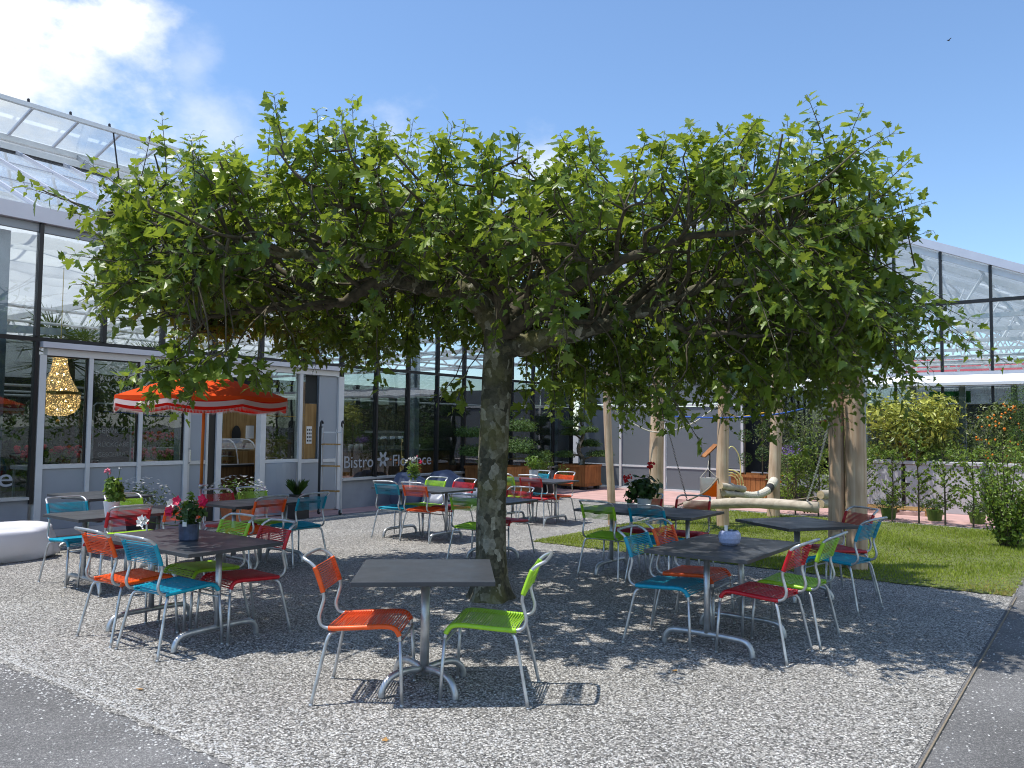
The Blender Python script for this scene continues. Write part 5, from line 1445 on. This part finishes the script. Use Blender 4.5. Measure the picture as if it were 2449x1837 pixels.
def bean_bag(name, label, m, loc, rz, rx, ry, rz_, seed, pinch=.35, lean=.0, e=.62):
    """a slack cushion: a rounded box with a ridge where the cloth is gathered"""
    bm = bmesh.new(); bmesh.ops.create_icosphere(bm, subdivisions=4, radius=1); r = random.Random(seed); ph = [r.uniform(0, 6) for _ in range(6)]
    for v in bm.verts:
        c = v.co.copy()
        q = Vector([math.copysign(abs(t_) ** e, t_) for t_ in c]); k = 1 + .05 * math.sin(4 * c.x + ph[0]) * math.cos(5 * c.z + ph[1]) + .03 * math.sin(9 * c.y + 6 * c.x + ph[2])
        z = q.z; q = q * k
        x = q.x * rx * (1 - pinch * max(0, z) * .5); y = q.y * ry * (1 - pinch * max(0, z)); y += lean * max(0, z)
        v.co = Vector((x, y, max(0, (z * 1.0 + .86) / 1.86) * 2 * rz_ * k))
    me = bpy.data.meshes.new(name); bm.to_mesh(me); bm.free(); me.materials.append(m); me.polygons.foreach_set('use_smooth', [True] * len(me.polygons))
    o = bpy.data.objects.new(name, me); COL.objects.link(o); o.location = loc; o.rotation_euler = (0, 0, rz); return o


o = bean_bag('bean_bag', None, M['bag_white'], W(-6.88, 1.42), ROT_F, .88, .44, .215, 1, .03, e=.42); tag(o, 'white inflated lounge bag lying by the glass at the far left', 'bean bag', 'bean bags')
for i, (s, d, a, m, lab, w_) in enumerate(((1.35, .62, 10, 'bag_blue', 'dark slate blue bean bag against the bistro wall at left', .5), (2.45, .60, -8, 'bag_blue', 'slate blue bean bag with a pointed corner against the bistro wall', .45), (1.65, 1.25, 4, 'bag_grey', 'silver grey bean bag lying in front of the blue one', .48), (2.5, 1.2, -4, 'bag_grey', 'silver grey bean bag lying nearer the wooden planter', .42))):
    back = m == 'bag_blue'
    o = bean_bag('bean_bag', None, M[m], W(s, d), ROT_F + R(a), w_, .34 if back else .36, .34 if back else .17, 10 + i, .55 if back else .15, .12 if back else 0); tag(o, lab, 'bean bag', 'bean bags')

# ================================================================ playground of peeled logs
def log_post(x, y, r, h, label, seed, lean=(0, 0), name='log_post'):
    t = thing(name, label, 'post', (x, y, 0), 0, 'peeled log posts of the playground'); q = random.Random(seed); mb = MB(); pts = []; rs = []
    for i in range(15):
        f = i / 14; z = -.02 + (h + .02) * f; pts.append((lean[0] * f + .012 * math.sin(z * 2.2 + seed), lean[1] * f + .012 * math.cos(z * 1.7 + seed), z)); rs.append(r * (1.05 - .10 * f) * (1 + .025 * math.sin(z * 3.1 + seed * 2)))
    mb.tube(pts, rs, 22, cap=False); mb.build('shaft', M['wood_log'], t, smooth=True)
    mb = MB(); p = pts[-1]; mb.lathe([(rs[-1], 0), (rs[-1] * .9, .012), (.001, .014)], 22, p[0], p[1], h); mb.build('top', M['wood_end'], t); return t


log_post(1.72, 13.67, .066, 2.75, 'thin crooked peeled post left of the thick one', 1, (-.10, 0))
P2 = log_post(2.50, 13.81, .118, 3.0, 'thick peeled post with the white rope', 2, (.05, 0))
P3 = log_post(3.58, 13.55, .10, 3.0, 'peeled post where the rope and cream hawser meet', 3, (.03, 0))
P4 = log_post(4.98, 15.19, .110, 2.9, 'farther peeled post with the yellow rope', 4, (.10, 0))
P5 = log_post(4.13, 9.55, .118, 3.05, 'thick peeled post nearest the table, right one of the pair', 5, (-.04, 0.02)); P6 = log_post(3.93, 9.70, .09, 2.95, 'thinner peeled post bolted to the thick one, left of the pair', 6, (.03, 0))
mb = MB(); mb.tube([(-.06, -.10, 2.12), (-.06, -.16, 2.12)], .018, 8); mb.build('bolt', M['chrome'], P5)
hb('metal_post', 'steel_dull', [(.10, .145, .06, .10, 0, 3.02)], P5)
mb = MB(); mb.tube([(-.09, -.05, 1.70), (-.09, -.05, 2.26)], .014, 6); mb.build('rope_anchor', M['steel'], P6)


def world_tube(name, label, cat, pts, r, m, n=8, group=None, smooth=True):
    mb = MB(); mb.tube(pts, r, n); o = mb.build(name, M[m], None, smooth=smooth); return tag(o, label, cat, group)


lg = thing('swing_log', 'pale peeled log hanging on two chains above the lawn', 'swing beam', (0, 0, 0))
a_, b_ = Vector((2.62, 12.05, .48)), Vector((4.20, 10.95, .585)); dd = b_ - a_
mb = MB(); mb.tube([a_ + dd * f + Vector((0, 0, .055 * math.sin(PI * f))) for f in [i / 12 for i in range(13)]], [.074 * (1 + .05 * math.sin(i * 1.7)) for i in range(13)], 18); mb.build('beam', M['wood_logx'], lg, smooth=True)


def chain(name, p, q, label, r=.006, m='chain', sag=.05):
    t = MB(); p, q = Vector(p), Vector(q); n = int((q - p).length / .035)
    for i in range(n):
        f0, f1 = (i + .05) / n, (i + .95) / n; c0 = p.lerp(q, f0) - Vector((0, 0, sag * math.sin(PI * f0))); c1 = p.lerp(q, f1) - Vector((0, 0, sag * math.sin(PI * f1)))
        d = (c1 - c0).normalized(); s_ = (d.orthogonal() if i % 2 else d.cross(d.orthogonal())).normalized() * .011
        t.tube([c0, c0.lerp(c1, .25) + s_, c0.lerp(c1, .75) + s_, c1, c0.lerp(c1, .75) - s_, c0.lerp(c1, .25) - s_, c0], r, 4, cap=False)
    o = t.build(name, M[m], None, smooth=True); return tag(o, label, 'chain', 'chains of the log swing')


chain('swing_chain', P6.location + Vector((-.09, -.05, 1.72)), b_ + Vector((-.12, .1, .07)), 'steel chain from the double post down to the log end')
chain('swing_chain', P2.location + Vector((.02, -.13, 2.35)), a_ + Vector((.03, -.02, .08)), 'shade-coloured steel chain from the thick post down to the left end of the log', .0045, 'pot_dark')  # shade painted as a dark colour; the sunlit chain keeps its zinc
world_tube('blue_rope', 'blue rope strung from the double post across the playground', 'rope', spline([P6.location + Vector((-.09, -.05, 2.0)), (3.75, 11.0, 1.87), (3.3, 12.4, 1.82), (2.62, 13.75, 1.86)], 6), .013, 'rope_blue')
world_tube('yellow_rope', 'short yellow rope at the farther peeled post', 'rope', spline([P4.location + Vector((-.1, 0, 1.98)), (4.35, 15.2, 1.88), (3.68, 13.6, 1.92)], 6), .012, 'rope_yellow')
world_tube('white_rope', 'white rope sagging between two peeled posts', 'rope', spline([(1.68, 13.67, 2.0), (2.1, 13.72, 1.72), (2.5, 13.67, 1.58), (3.05, 13.6, 1.72), (3.55, 13.45, 2.1)], 6), .010, 'rope')
world_tube('brown_rope', 'brown rope running down from the post to the lawn', 'rope', spline([P3.location + Vector((-.09, -.05, .82)), (3.1, 12.9, .62), (2.4, 12.2, .42), (1.9, 11.9, .30)], 6), .014, 'rope_dark')
world_tube('brown_rope', 'brown rope stretched toward the cut log ends', 'rope', spline([(3.70, 13.5, .50), (4.4, 13.2, .47), (5.0, 12.6, .62)], 5), .012, 'rope_dark')
hw = thing('hawser', 'thick cream hawser slung between two posts with dark bindings', 'hawser', (0, 0, 0))
hp = spline([P3.location + Vector((.12, -.02, .68)), (3.98, 13.85, .53), (4.35, 14.25, .47), (4.70, 14.65, .54), P4.location + Vector((-.03, -.12, .68))], 14)
mb = MB(); mb.tube(hp, [.065 * (1 + (.12 if i % 2 else -.06)) for i in range(len(hp))], 12); mb.build('rope', M['rope'], hw)
mb = MB(); mb.tube(hp[-16:-9], .078, 12); mb.tube(hp[3:9], .078, 12); mb.build('binding', M['pot_dark'], hw, smooth=True)
mb = MB(); mb.tube([hp[-8] + Vector((0, 0, .0)), hp[-1]], .085, 12); mb.build('loop_end', M['rope'], hw, smooth=True)


def cut_log(label, p, q, r, name='cut_log'):
    t = thing(name, label, 'log', (0, 0, 0), 0, 'short cut logs of the playground'); mb = MB(); mb.tube([p, Vector(p).lerp(Vector(q), .5), q], r, 18, cap=False); mb.build('trunk', M['wood_logx'], t, smooth=True)
    for e, s_ in ((Vector(p), -1), (Vector(q), 1)):
        d = (Vector(q) - Vector(p)).normalized(); mb = MB(); mb.tube([e, e + d * s_ * .006], r * .985, 18); mb.build('cut_end', M['wood_end'], t)


cut_log('short upper log crossing at the rope post', (3.50, 13.35, .70), (4.0, 13.75, .62), .055); cut_log('short lower log under the one at the rope post', (3.55, 13.36, .575), (3.95, 13.70, .52), .05)
cut_log('upper round log end left of the double post', (4.72, 12.2, .66), (5.15, 12.5, .66), .065); cut_log('lower round log end left of the double post', (4.72, 12.2, .52), (5.15, 12.5, .52), .065)
cut_log('leaning log with a pale cut face against the double post', (3.72, 9.12, .42), (3.98, 9.75, .10), .075)

fl = thing('control_flag', 'orange and white hanging flag lantern on a stand', 'flag', at_px(1697, 1182, .45) * 0 + Vector((3.42, 13.85, 0)))
mb = MB(); mb.tube([(.02, 0, 0), (.02, 0, 1.25)], .014, 8); mb.build('stand_pole', M['pot_dark'], fl); 
mb = MB(); mb.bar((-.10, -.02, 1.16), (.14, .02, 1.38), .20, .02); mb.build('slanted_board', M['wood_box'], fl)
for k in range(3):
    a0, a1 = R(-150 + 120 * k), R(-30 + 120 * k); x0, y0, x1, y1 = .17 * math.cos(a0) - .08, .17 * math.sin(a0) - .25, .17 * math.cos(a1) - .08, .17 * math.sin(a1) - .25
    mb = MB(); mb.add([(x0, y0, .82), (x1, y1, .82), (x0, y0, .50), (x0 + .002, y0 + .004, .82), (x1 + .002, y1 + .004, .82), (x0 + .002, y0 + .004, .50)], [(0, 2, 1), (3, 4, 5), (0, 1, 4, 3), (1, 2, 5, 4), (2, 0, 3, 5)]); mb.build('white_cloth', M['flag_white'], fl)
    mb = MB(); mb.add([(x1, y1, .82), (x1, y1, .50), (x0, y0, .50), (x1 + .002, y1 + .004, .82), (x1 + .002, y1 + .004, .50), (x0 + .002, y0 + .004, .50)], [(0, 2, 1), (3, 4, 5), (0, 1, 4, 3), (1, 2, 5, 4), (2, 0, 3, 5)]); mb.build('orange_cloth', M['flag_orange'], fl)
mb = MB()
for k in range(3):
    a0 = R(-150 + 120 * k); mb.tube([(.17 * math.cos(a0) - .08, .17 * math.sin(a0) - .25, .82), (-.08, -.25, .97)], .004, 4)
mb.tube([(-.08, -.25, .97), (.02, 0, 1.2)], .004, 4); mb.build('cord', M['rope'], fl)
ring = thing('yellow_hoop', 'pale yellow plastic hoop against the grey screen', 'hoop', (4.98, 18.2, 0))
for r_, z in ((.30, .42), (.24, .42), (.18, .42)):
    mb = MB(); mb.tube([(r_ * math.cos(2 * PI * i / 28), .02 * math.sin(9 * i), z + r_ * math.sin(2 * PI * i / 28)) for i in range(29)], .016, 6); mb.build('ring', M['yellow'], ring, smooth=True)
mb = MB(); mb.tube(spline([(.25, 0, .5), (.22, 0, 1.0), (.06, 0, 1.25), (-.08, 0, 1.15)], 5), .014, 6); mb.tube([(-.05, 0, 0), (0, 0, .16)], .02, 6); mb.build('hose', M['yellow'], ring, smooth=True)


# ================================================================ planters, bonsai, shrubs
def wood_planter(label, s, d, w, dp, h, rot=0.0):
    t = thing('wooden_planter', label, 'planter', W(s, d), ROT_F + rot, 'red brown wooden planters'); n = max(3, int(w / .11))
    for (ax, L) in (('x', w), ('y', dp)):
        n = max(3, round(L / .115))
        for sg_ in (-1, 1):
            mb = MB()
            for i in range(n):
                a0 = -L / 2 + L * i / n + .003; a1 = -L / 2 + L * (i + 1) / n - .003
                if ax == 'x': mb.box(a0, a1, sg_ * (dp / 2 - .012) - .012, sg_ * (dp / 2 - .012) + .012, .09, h - .06)
                else: mb.box(sg_ * (w / 2 - .012) - .012, sg_ * (w / 2 - .012) + .012, a0 + (.024 if i == 0 else 0), a1 - (.024 if i == n - 1 else 0), .09, h - .06)
            mb.build('side_planks', M['wood_box'], t)
    e = .018
    for z0, z1 in ((h - .062, h), (.10, .16)):
        mb = MB(); mb.box(-w / 2 - e, w / 2 + e, -dp / 2 - e, -dp / 2 - .002, z0, z1); mb.box(-w / 2 - e, w / 2 + e, dp / 2 + .002, dp / 2 + e, z0, z1); mb.box(-w / 2 - e, -w / 2 - .002, -dp / 2, dp / 2, z0, z1); mb.box(w / 2 + .002, w / 2 + e, -dp / 2, dp / 2, z0, z1)
        mb.build('rim', M['wood_box'], t)
    for x in (-w / 2 + .03, w / 2 - .15):
        for y in (-dp / 2 + .03, dp / 2 - .15): mb = MB(); mb.box(x, x + .12, y, y + .12, 0, .088); mb.build('foot', M['pot_dark'], t)
    mb = MB(); mb.box(-w / 2 + .026, w / 2 - .026, -dp / 2 + .026, dp / 2 - .026, h - .14, h - .08); mb.build('soil', M['earth'], t); return t


def bonsai(label, base, pads, seed, trunkpts, r0=.09):
    t = thing('cloud_pine', label, 'bonsai', base, 0, 'cloud pruned pines in the wooden planters'); q = random.Random(seed); mb = MB(); sp = spline(trunkpts, 5); mb.tube(sp, [r0 * (1 - .65 * i / (len(sp) - 1)) for i in range(len(sp))], 10)
    for (x, y, z, rx, rz_) in pads:
        b0 = min(sp, key=lambda p_: (p_ - Vector((x * .3, y * .3, z - .12))).length); mb.tube(spline([b0, b0.lerp(Vector((x, y, z - .05)), .5) + Vector((0, 0, .04)), (x, y, z - .03)], 4), [.03, .028, .027, .025, .023, .021, .02, .018, .016], 7)
    mb.build('trunk', M['bark'], t, smooth=True); mb = MB()
    for (x, y, z, rx, rz_) in pads:
        for k in range(7):
            a = 2 * PI * k / 7; f = .52 if k else 0; leaf_cloud(mb, int(620 * rx), (x + rx * f * math.cos(a), y + rx * f * math.sin(a), z + q.uniform(-.02, .03)), (rx * .52, rx * .52, rz_ * 1.25), .07, q, .35, (0, 0, .9), .30, .2, zmin=z - rz_ * .55)
    mb.build('foliage_pads', M['g_pine'], t)


wood_planter('wide wooden planter behind the trunk', 4.15, .68, 1.1, 1.1, .74)
bonsai('cloud pruned pine in the wide planter behind the trunk', W(4.15, .68, .64), [(-.62, -.3, .85, .42, .14), (-.55, -.45, .42, .40, .14), (.45, -.5, .55, .55, .20), (.55, -.2, 1.0, .45, .16), (0, 0, 1.35, .42, .16), (.95, -.2, .30, .32, .12), (-.1, -.6, .25, .35, .1)], 3, [(0, 0, 0), (.05, -.05, .3), (-.06, 0, .7), (.05, 0, 1.1), (0, 0, 1.3)], .10)
wood_planter('square wooden planter against the grey screen corner', 7.85, .62, .82, .82, .66)
bonsai('cloud pruned pine in the planter at the grey screen corner', W(7.85, .62, .58), [(.55, -.1, .36, .42, .10), (.30, .2, .62, .38, .10), (-.40, -.1, .33, .34, .10), (-.2, .1, .92, .36, .11), (.02, 0, 1.3, .30, .12), (-.3, -.2, 1.15, .25, .09), (.25, -.2, 1.0, .28, .09)], 9, [(0, 0, 0), (.06, 0, .2), (-.05, 0, .5), (.08, 0, .9), (0, 0, 1.25)], .085)
for i, (s, d, h, lab) in enumerate(((6.2, .75, .85, 'loose light green shrub in a pot between the two wooden planters'), (5.75, .62, .62, 'smaller light green shrub in front of the wide wooden planter'))):
    t = thing('potted_shrub', lab, 'potted shrub', W(s, d)); mb = MB(); mb.lathe([(.001, 0), (.16, 0), (.20, .3), (.18, .3), (.001, .27)], 18); mb.build('pot', M['pot_dark'], t); mb = MB(); q = random.Random(i + 4)
    for k in range(6): leaf_cloud(mb, 90, (q.uniform(-.32, .32), q.uniform(-.3, .3), h * q.uniform(.6, 1.2)), (.2, .2, .16), .06, q, .3)
    mb.build('foliage', M['g_gera'], t); mb = MB()
    for k in range(6): mb.tube([(0, 0, .26), (q.uniform(-.3, .3), q.uniform(-.3, .3), h)], .008, 5)
    mb.build('stems', M['twig'], t)
wood_planter('wooden planter with two ball topiaries before the grey screen', 7.9, 5.4, .82, .82, .60, R(-90))
for i, (dx, h, r_) in enumerate(((-.22, .42, .17), (.20, .55, .18))):
    t = thing('ball_topiary', ('lower left', 'higher right')[i] + ' ball topiary in the wooden planter by the peeled posts', 'topiary', W(7.9, 5.4 + dx, .52)); mb = MB()
    for z in (h, h + .55, h + 1.0): leaf_cloud(mb, 330, (0, 0, z), (r_, r_, r_), .045, random.Random(i + int(z * 10)), .8, jit=.1)
    mb.build('ball', M['g_pine'], t); mb = MB(); mb.tube([(0, 0, 0), (0, 0, h + 1.0)], .018, 6); mb.build('stem', M['twig'], t)
t = thing('plant_trough', 'black plastic trough with a dark leafy shrub right of the wooden planter', 'trough', W(8.0, 6.2), ROT_W); hb('trough', 'pot_dark', [(-.42, .42, -.2, .2, 0, .34)], t); mb = MB(); leaf_cloud(mb, 700, (0, 0, .85), (.5, .4, .6), .11, random.Random(6), .3, zmin=.3); mb.build('foliage', M['g_dark'], t)
for k in range(5): mb = MB(); mb.ball((rnd.uniform(-.35, .35), -.36, rnd.uniform(.45, .7)), .035, 7, 5); mb.build('fruit', M['fruit'], t, smooth=True)


def shrub(name, label, base, blobs, leafsize, mname, n, seed, stem=.04, group=None, cat='shrub', ratio=.4, new_growth=False):
    t = thing(name, label, cat, base, 0, group); q = random.Random(seed); mb = MB()
    zs = [b_[2] for b_ in blobs]; zl, zh = min(zs), max(zs)
    for (x, y, z, rx, ry, rz_) in blobs: leaf_cloud(mb, n, (x, y, z), (rx, ry, rz_), leafsize, q, .45, ratio=ratio, tone=(0, 1) if not new_growth else ((.0, .42) if (z - zl) < .3 * (zh - zl) else (.15, 1.0)))
    mb.build('foliage', M[mname], t); mb = MB()
    for (x, y, z, rx, ry, rz_) in blobs: mb.tube(spline([(x * .1, y * .1, 0), (x * .4, y * .4, z * .5), (x, y, z)], 4), [stem, stem * .9, stem * .85, stem * .8, stem * .7, stem * .6, stem * .5, stem * .4, stem * .3], 6)
    mb.build('stems', M['twig'], t, smooth=True); return t


# olive bushes, lavender and dark shrubs between the grey screen and the double post
shrub('olive_bush', 'grey green olive bush behind the farther peeled post', W(7.4, 6.4), [(-.2, 0, 1.5, .7, .6, .6), (.4, .1, 1.75, .7, .6, .55), (0, 0, .9, .5, .5, .4)], .075, 'g_olive', 620, 1, ratio=.25)
shrub('olive_bush', 'yellow green olive bush left of the double post', W(6.9, 7.4), [(0, 0, 1.7, .75, .7, .55), (.4, 0, 1.2, .5, .5, .45)], .075, 'g_hedge', 620, 2, ratio=.25)
t = shrub('lavender', 'violet lavender clump between the olive bushes', W(6.6, 6.6), [(0, 0, .95, .35, .3, .28)], .06, 'g_olive', 250, 3, .02, ratio=.2); mb = MB(); leaf_cloud(mb, 240, (0, 0, 1.2), (.36, .3, .14), .05, random.Random(2), .3); mb.build('blossom', M['f_violet'], t)
shrub('dark_shrub', 'low dark shrub with thin leaves behind the cut log ends', W(5.6, 7.3), [(0, 0, .75, .6, .5, .55), (-.5, 0, .5, .4, .4, .4), (.55, 0, .55, .45, .4, .42)], .07, 'g_hedge', 260, 4, .015)
shrub('dark_shrub', 'dark glossy shrub right of the farther peeled post', W(7.0, 6.6), [(0, 0, .7, .55, .5, .5), (.2, 0, 1.2, .45, .4, .4)], .09, 'g_dark', 420, 5, .02)

# citrus and kumquat in big pots, white troughs, conifer at the edge
t = shrub('citrus_tree', 'large variegated yellow green citrus tree right of the double post', (8.35, 16.75, 0), [(-.55, 0, 1.95, .62, .6, .46), (.15, -.1, 2.12, .72, .6, .42), (.62, 0, 1.98, .58, .55, .42), (-.25, -.2, 1.5, .65, .5, .42), (.5, -.1, 1.5, .55, .5, .4), (.1, -.25, 1.75, .8, .5, .45)], .145, 'g_cit', 470, 6, .05, cat='citrus tree', ratio=.34, new_growth=True)
mb = MB(); mb.tube(spline([(0, 0, .5), (.02, 0, .8), (-.05, 0, 1.1), (-.2, 0, 1.4)], 5), [.085, .08, .078, .075, .072, .07, .066, .062, .058, .055, .052, .05, .048, .045, .042, .04], 10); mb.tube(spline([(0, 0, .8), (.2, 0, 1.15), (.4, 0, 1.5)], 5), .045, 8); mb.build('trunk', M['wood_box'], t, smooth=True)
mb = MB(); mb.lathe([(.001, 0), (.30, 0), (.38, .58), (.35, .58), (.34, .52), (.001, .52)], 24); mb.build('pot', M['pot_dark'], t)
t = shrub('kumquat_tree', 'kumquat tree full of small orange fruit in front of the gable glass', (10.05, 16.35, 0), [(-.3, 0, 1.65, .52, .5, .55), (.35, 0, 1.7, .52, .5, .6), (0, -.1, 1.95, .5, .45, .4), (.05, -.1, 1.3, .55, .5, .35)], .09, 'g_kum', 480, 7, .03, cat='kumquat tree', ratio=.35)
mb = MB(); q = random.Random(12); mb.ball((0, 0, 0), .021, 8, 6); fr_me = mesh_of(mb, 'fruit', M['fruit'])
for k in range(98):
    p = Vector((q.gauss(0, 1), q.gauss(0, 1), q.gauss(0, 1))).normalized(); o = part('fruit', fr_me, t); o.location = (p.x * .72 * q.uniform(.7, 1.1), -abs(p.y) * .55 - .05, 1.6 + p.z * .62)
mb = MB(); mb.lathe([(.001, 0), (.26, 0), (.33, .55), (.30, .55), (.001, .48)], 24); mb.build('pot', M['pot_dark'], t)
t = thing('cloud_conifer', 'dark green conifer with stacked round pads at the right edge', 'conifer', (10.12, 15.6, 0)); mb = MB()
for (x, z, r_) in ((.0, 2.35, .42), (.1, 1.95, .36), (-.05, 1.62, .33), (.12, 1.30, .42), (-.02, .95, .45)): leaf_cloud(mb, 800, (x, 0, z), (r_, r_, r_ * .62), .055, random.Random(int(z * 10)), .7, jit=.12, ratio=.3)
mb.build('pads', M['g_pine'], t); mb = MB(); mb.tube([(0, 0, 0), (.05, 0, 1.0), (0, 0, 2.2)], .05, 8); mb.build('trunk', M['twig'], t)
for i, (t_, w_) in enumerate(((8.15, 1.0), (9.4, 1.35), (10.9, 1.3))):
    t = thing('plant_trough', ('left', 'middle', 'right')[i] + ' light grey box trough in front of the gable glass', 'trough', F0 + U * 7.75 + MM * t_, ROT_W, 'light grey box troughs'); hb('box', 'trough', [(-w_ / 2, w_ / 2, -.3, .3, .0, .96)], t, bevel=.01)
    hb('rim', 'trough', [(-w_ / 2 - .03, w_ / 2 + .03, -.33, .33, .963, 1.03)], t, bevel=.008); mb = MB(); leaf_cloud(mb, 500, (0, 0, 1.2), (w_ / 2, .25, .22), .12, random.Random(i), .2, zmin=1.02, ratio=.12); mb.build('foliage', M['g_hedge'], t)
t = thing('pallet', 'long wooden pallet lying on the pink paving behind the hedge', 'pallet', F0 + U * 6.9 + MM * 8.6, ROT_W); mb = MB()
for y in (-.3, -.1, .1, .3): mb.box(-.75, .75, y - .05, y + .05, .10, .12)
for x in (-.68, 0, .68): mb.box(x - .05, x + .05, -.34, .34, 0, .099)
mb.build('boards', M['wood_oak'], t)

# young hedge plants along the lawn's far edge, and pots behind them
q = random.Random(31)
hedge_lab = ['first', 'second', 'third', 'fourth', 'fifth', 'sixth', 'seventh', 'eighth', 'ninth', 'tenth']
for i in range(10):
    d = 7.2 + i * .43; s = 5.22 + q.uniform(-.06, .06); h = q.uniform(1.1, 1.5)
    t = thing('hedge_plant', 'thin young hedge plant, ' + hedge_lab[i] + ' from the left in the row behind the lawn', 'hedge plant', W(s, d), 0, 'young hedge plants behind the lawn')
    st = MB(); fo = MB(); top = Vector((q.uniform(-.05, .05), 0, h)); st.tube([(0, 0, 0), top * .5 + Vector((.02, 0, 0)), top], [.016, .012, .004], 6)
    for k in range(34):
        z = h * q.uniform(.10, .98); a = q.uniform(0, 2 * PI); L = q.uniform(.2, .42) * (1.15 - z / h * .5); e = Vector((math.cos(a) * L, math.sin(a) * L * .8, L * q.uniform(.3, .9))); p = Vector((0, 0, z)); st.tube([p, p + e], [.006, .002], 4)
        for m_ in range(20): f = q.uniform(.2, 1.1); leaf_cloud(fo, 1, tuple(p + e * f), (.04, .04, .04), .062, q, .1, ratio=.55)
    st.build('stem', M['twig'], t); fo.build('foliage', M['g_hedge'], t)
for i, (x, y) in enumerate(((7.05, 14.95), (7.80, 14.75), (8.35, 14.35))):
    t = thing('potted_herb', ('left', 'middle', 'right')[i] + ' low dark herb in a lime green pot behind the hedge', 'potted herb', (x, y, 0), 0, 'lime green pots behind the hedge'); mb = MB(); mb.lathe([(.001, 0), (.11, 0), (.145, .20), (.13, .20), (.001, .17)], 18); mb.build('pot', M['pot_green'], t); mb = MB(); leaf_cloud(mb, 620, (0, 0, .30), (.31, .3, .13), .055, random.Random(i), .3, ratio=.3); mb.build('foliage', M['g_rose'], t)
t = thing('hedge_bush', 'bigger fresh green bush at the right end of the lawn', 'bush', (7.12, 11.45, 0)); st = MB(); fo = MB(); q = random.Random(77)
for k in range(52):
    a = q.uniform(0, 2 * PI); r_ = q.uniform(.02, .12); h = q.uniform(.5, 1.42); e = Vector((math.cos(a) * q.uniform(.1, .62), math.sin(a) * q.uniform(.1, .55), h)); p = Vector((r_ * math.cos(a), r_ * math.sin(a), 0)); st.tube([p, p.lerp(e, .5) + Vector((0, 0, .1)), e], [.009, .006, .003], 5)
    for m_ in range(75): f = q.uniform(.12, 1.05); leaf_cloud(fo, 1, tuple(p.lerp(e, f)), (.11, .11, .09), .06, q, .1, ratio=.55)
st.build('stems', M['twig'], t); fo.build('foliage', M['g_hedge'], t)

# flowers by the bistro door
t = thing('flower_pot', 'terracotta pot of white daisies beside the bistro door', 'potted plant', W(-3.0, 1.0)); mb = MB(); mb.lathe([(.001, 0), (.20, 0), (.27, .34), (.24, .34), (.001, .3)], 24); mb.build('pot', M['pot_terra'], t)
mb = MB(); leaf_cloud(mb, 420, (0, 0, .55), (.42, .40, .26), .055, random.Random(3), .3); mb.build('foliage', M['g_gera'], t); mb = MB(); q = random.Random(9)
for k in range(130):
    p = Vector((q.gauss(0, 1), q.gauss(0, 1), abs(q.gauss(0, 1)))).normalized(); mb.lathe([(.001, .004), (.022, .006), (.001, 0)], 7, p.x * .44, p.y * .42, .56 + p.z * .27)
mb.build('daisies', M['f_white'], t)
t = thing('flower_pot', 'low silvery white flower cushion in a pot behind the pink geranium', 'potted plant', W(-4.55, .95)); mb = MB(); mb.lathe([(.001, 0), (.17, 0), (.22, .3), (.001, .28)], 20); mb.build('pot', M['pot_dark'], t); mb = MB(); leaf_cloud(mb, 420, (0, 0, .55), (.38, .34, .3), .06, random.Random(13), .3); mb.build('foliage', M['g_olive'], t)
mb = MB()
for k in range(80):
    p = Vector((q.gauss(0, 1), q.gauss(0, 1), abs(q.gauss(0, 1)))).normalized(); mb.lathe([(.001, .004), (.02, .006), (.001, 0)], 7, p.x * .38, p.y * .34, .57 + p.z * .31)
mb.build('blossoms', M['f_white'], t)
t = thing('grass_pot', 'dark grass tuft in a square black pot by the curved panel', 'potted plant', W(-1.55, .62), ROT_F); hb('pot', 'pot_dark', [(-.15, .15, -.15, .15, 0, .42)], t); mb = MB(); q = random.Random(2)
for k in range(260):
    a = q.uniform(0, 2 * PI); e = q.uniform(.04, .17); L = q.uniform(.16, .28); c, s_ = math.cos(a), math.sin(a); mb.add([(c * .05 - s_ * .004, s_ * .05 + c * .004, .42), (c * .05 + s_ * .004, s_ * .05 - c * .004, .42), (c * (.05 + e * .6), s_ * (.05 + e * .6), .42 + L * .8), (c * (.05 + e), s_ * (.05 + e), .42 + L)], [(0, 1, 2), (0, 2, 3)], q.random())
mb.build('blades', M['g_dark'], t); hb('price_label', 'paper', [(-.03, .03, -.156, -.152, .28, .38)], t)


# ================================================================ birds
def bird(label, p, r, heading, wing=.5):
    mb = MB(); mb.tube([(-.9, 0, .05), (-.5, 0, 0), (0, 0, 0), (.45, 0, .06), (.75, 0, .1)], [.05, .16, .22, .15, .02], 8)
    mb.add([(.3, .1, .05), (-.25, .1, .05), (-.55, 1.25, wing), (-.15, 1.1, wing)], [(0, 1, 2, 3)]); mb.add([(.3, -.1, .05), (-.25, -.1, .05), (-.55, -1.25, wing), (-.15, -1.1, wing)], [(3, 2, 1, 0)])
    o = mb.build('bird', M['bird'], None); o.location = p; o.scale = (r, r, r); o.rotation_euler = (0, 0, R(heading)); return tag(o, label, 'bird')


bird('small dark swallow flying alone in the upper right sky', at_depth(2268, 97, 40), .12, 200, .7); bird('small dark swallow flying above the tree beside the tallest shoot', at_depth(781, 265, 40), .09, 20, .3)
for i, x in enumerate((-4.35, -3.6, -2.75, -1.9, -.95)):
    mb = MB(); mb.box(x - .022, x + .022, 5.91, 5.95, 8.36, 8.40); mb.ball((x, 5.93, 8.42), .03, 7, 5, 1.3); mb.build('vent_fitting', M['bird'], vent)
print('OBJECTS', len(bpy.data.objects))
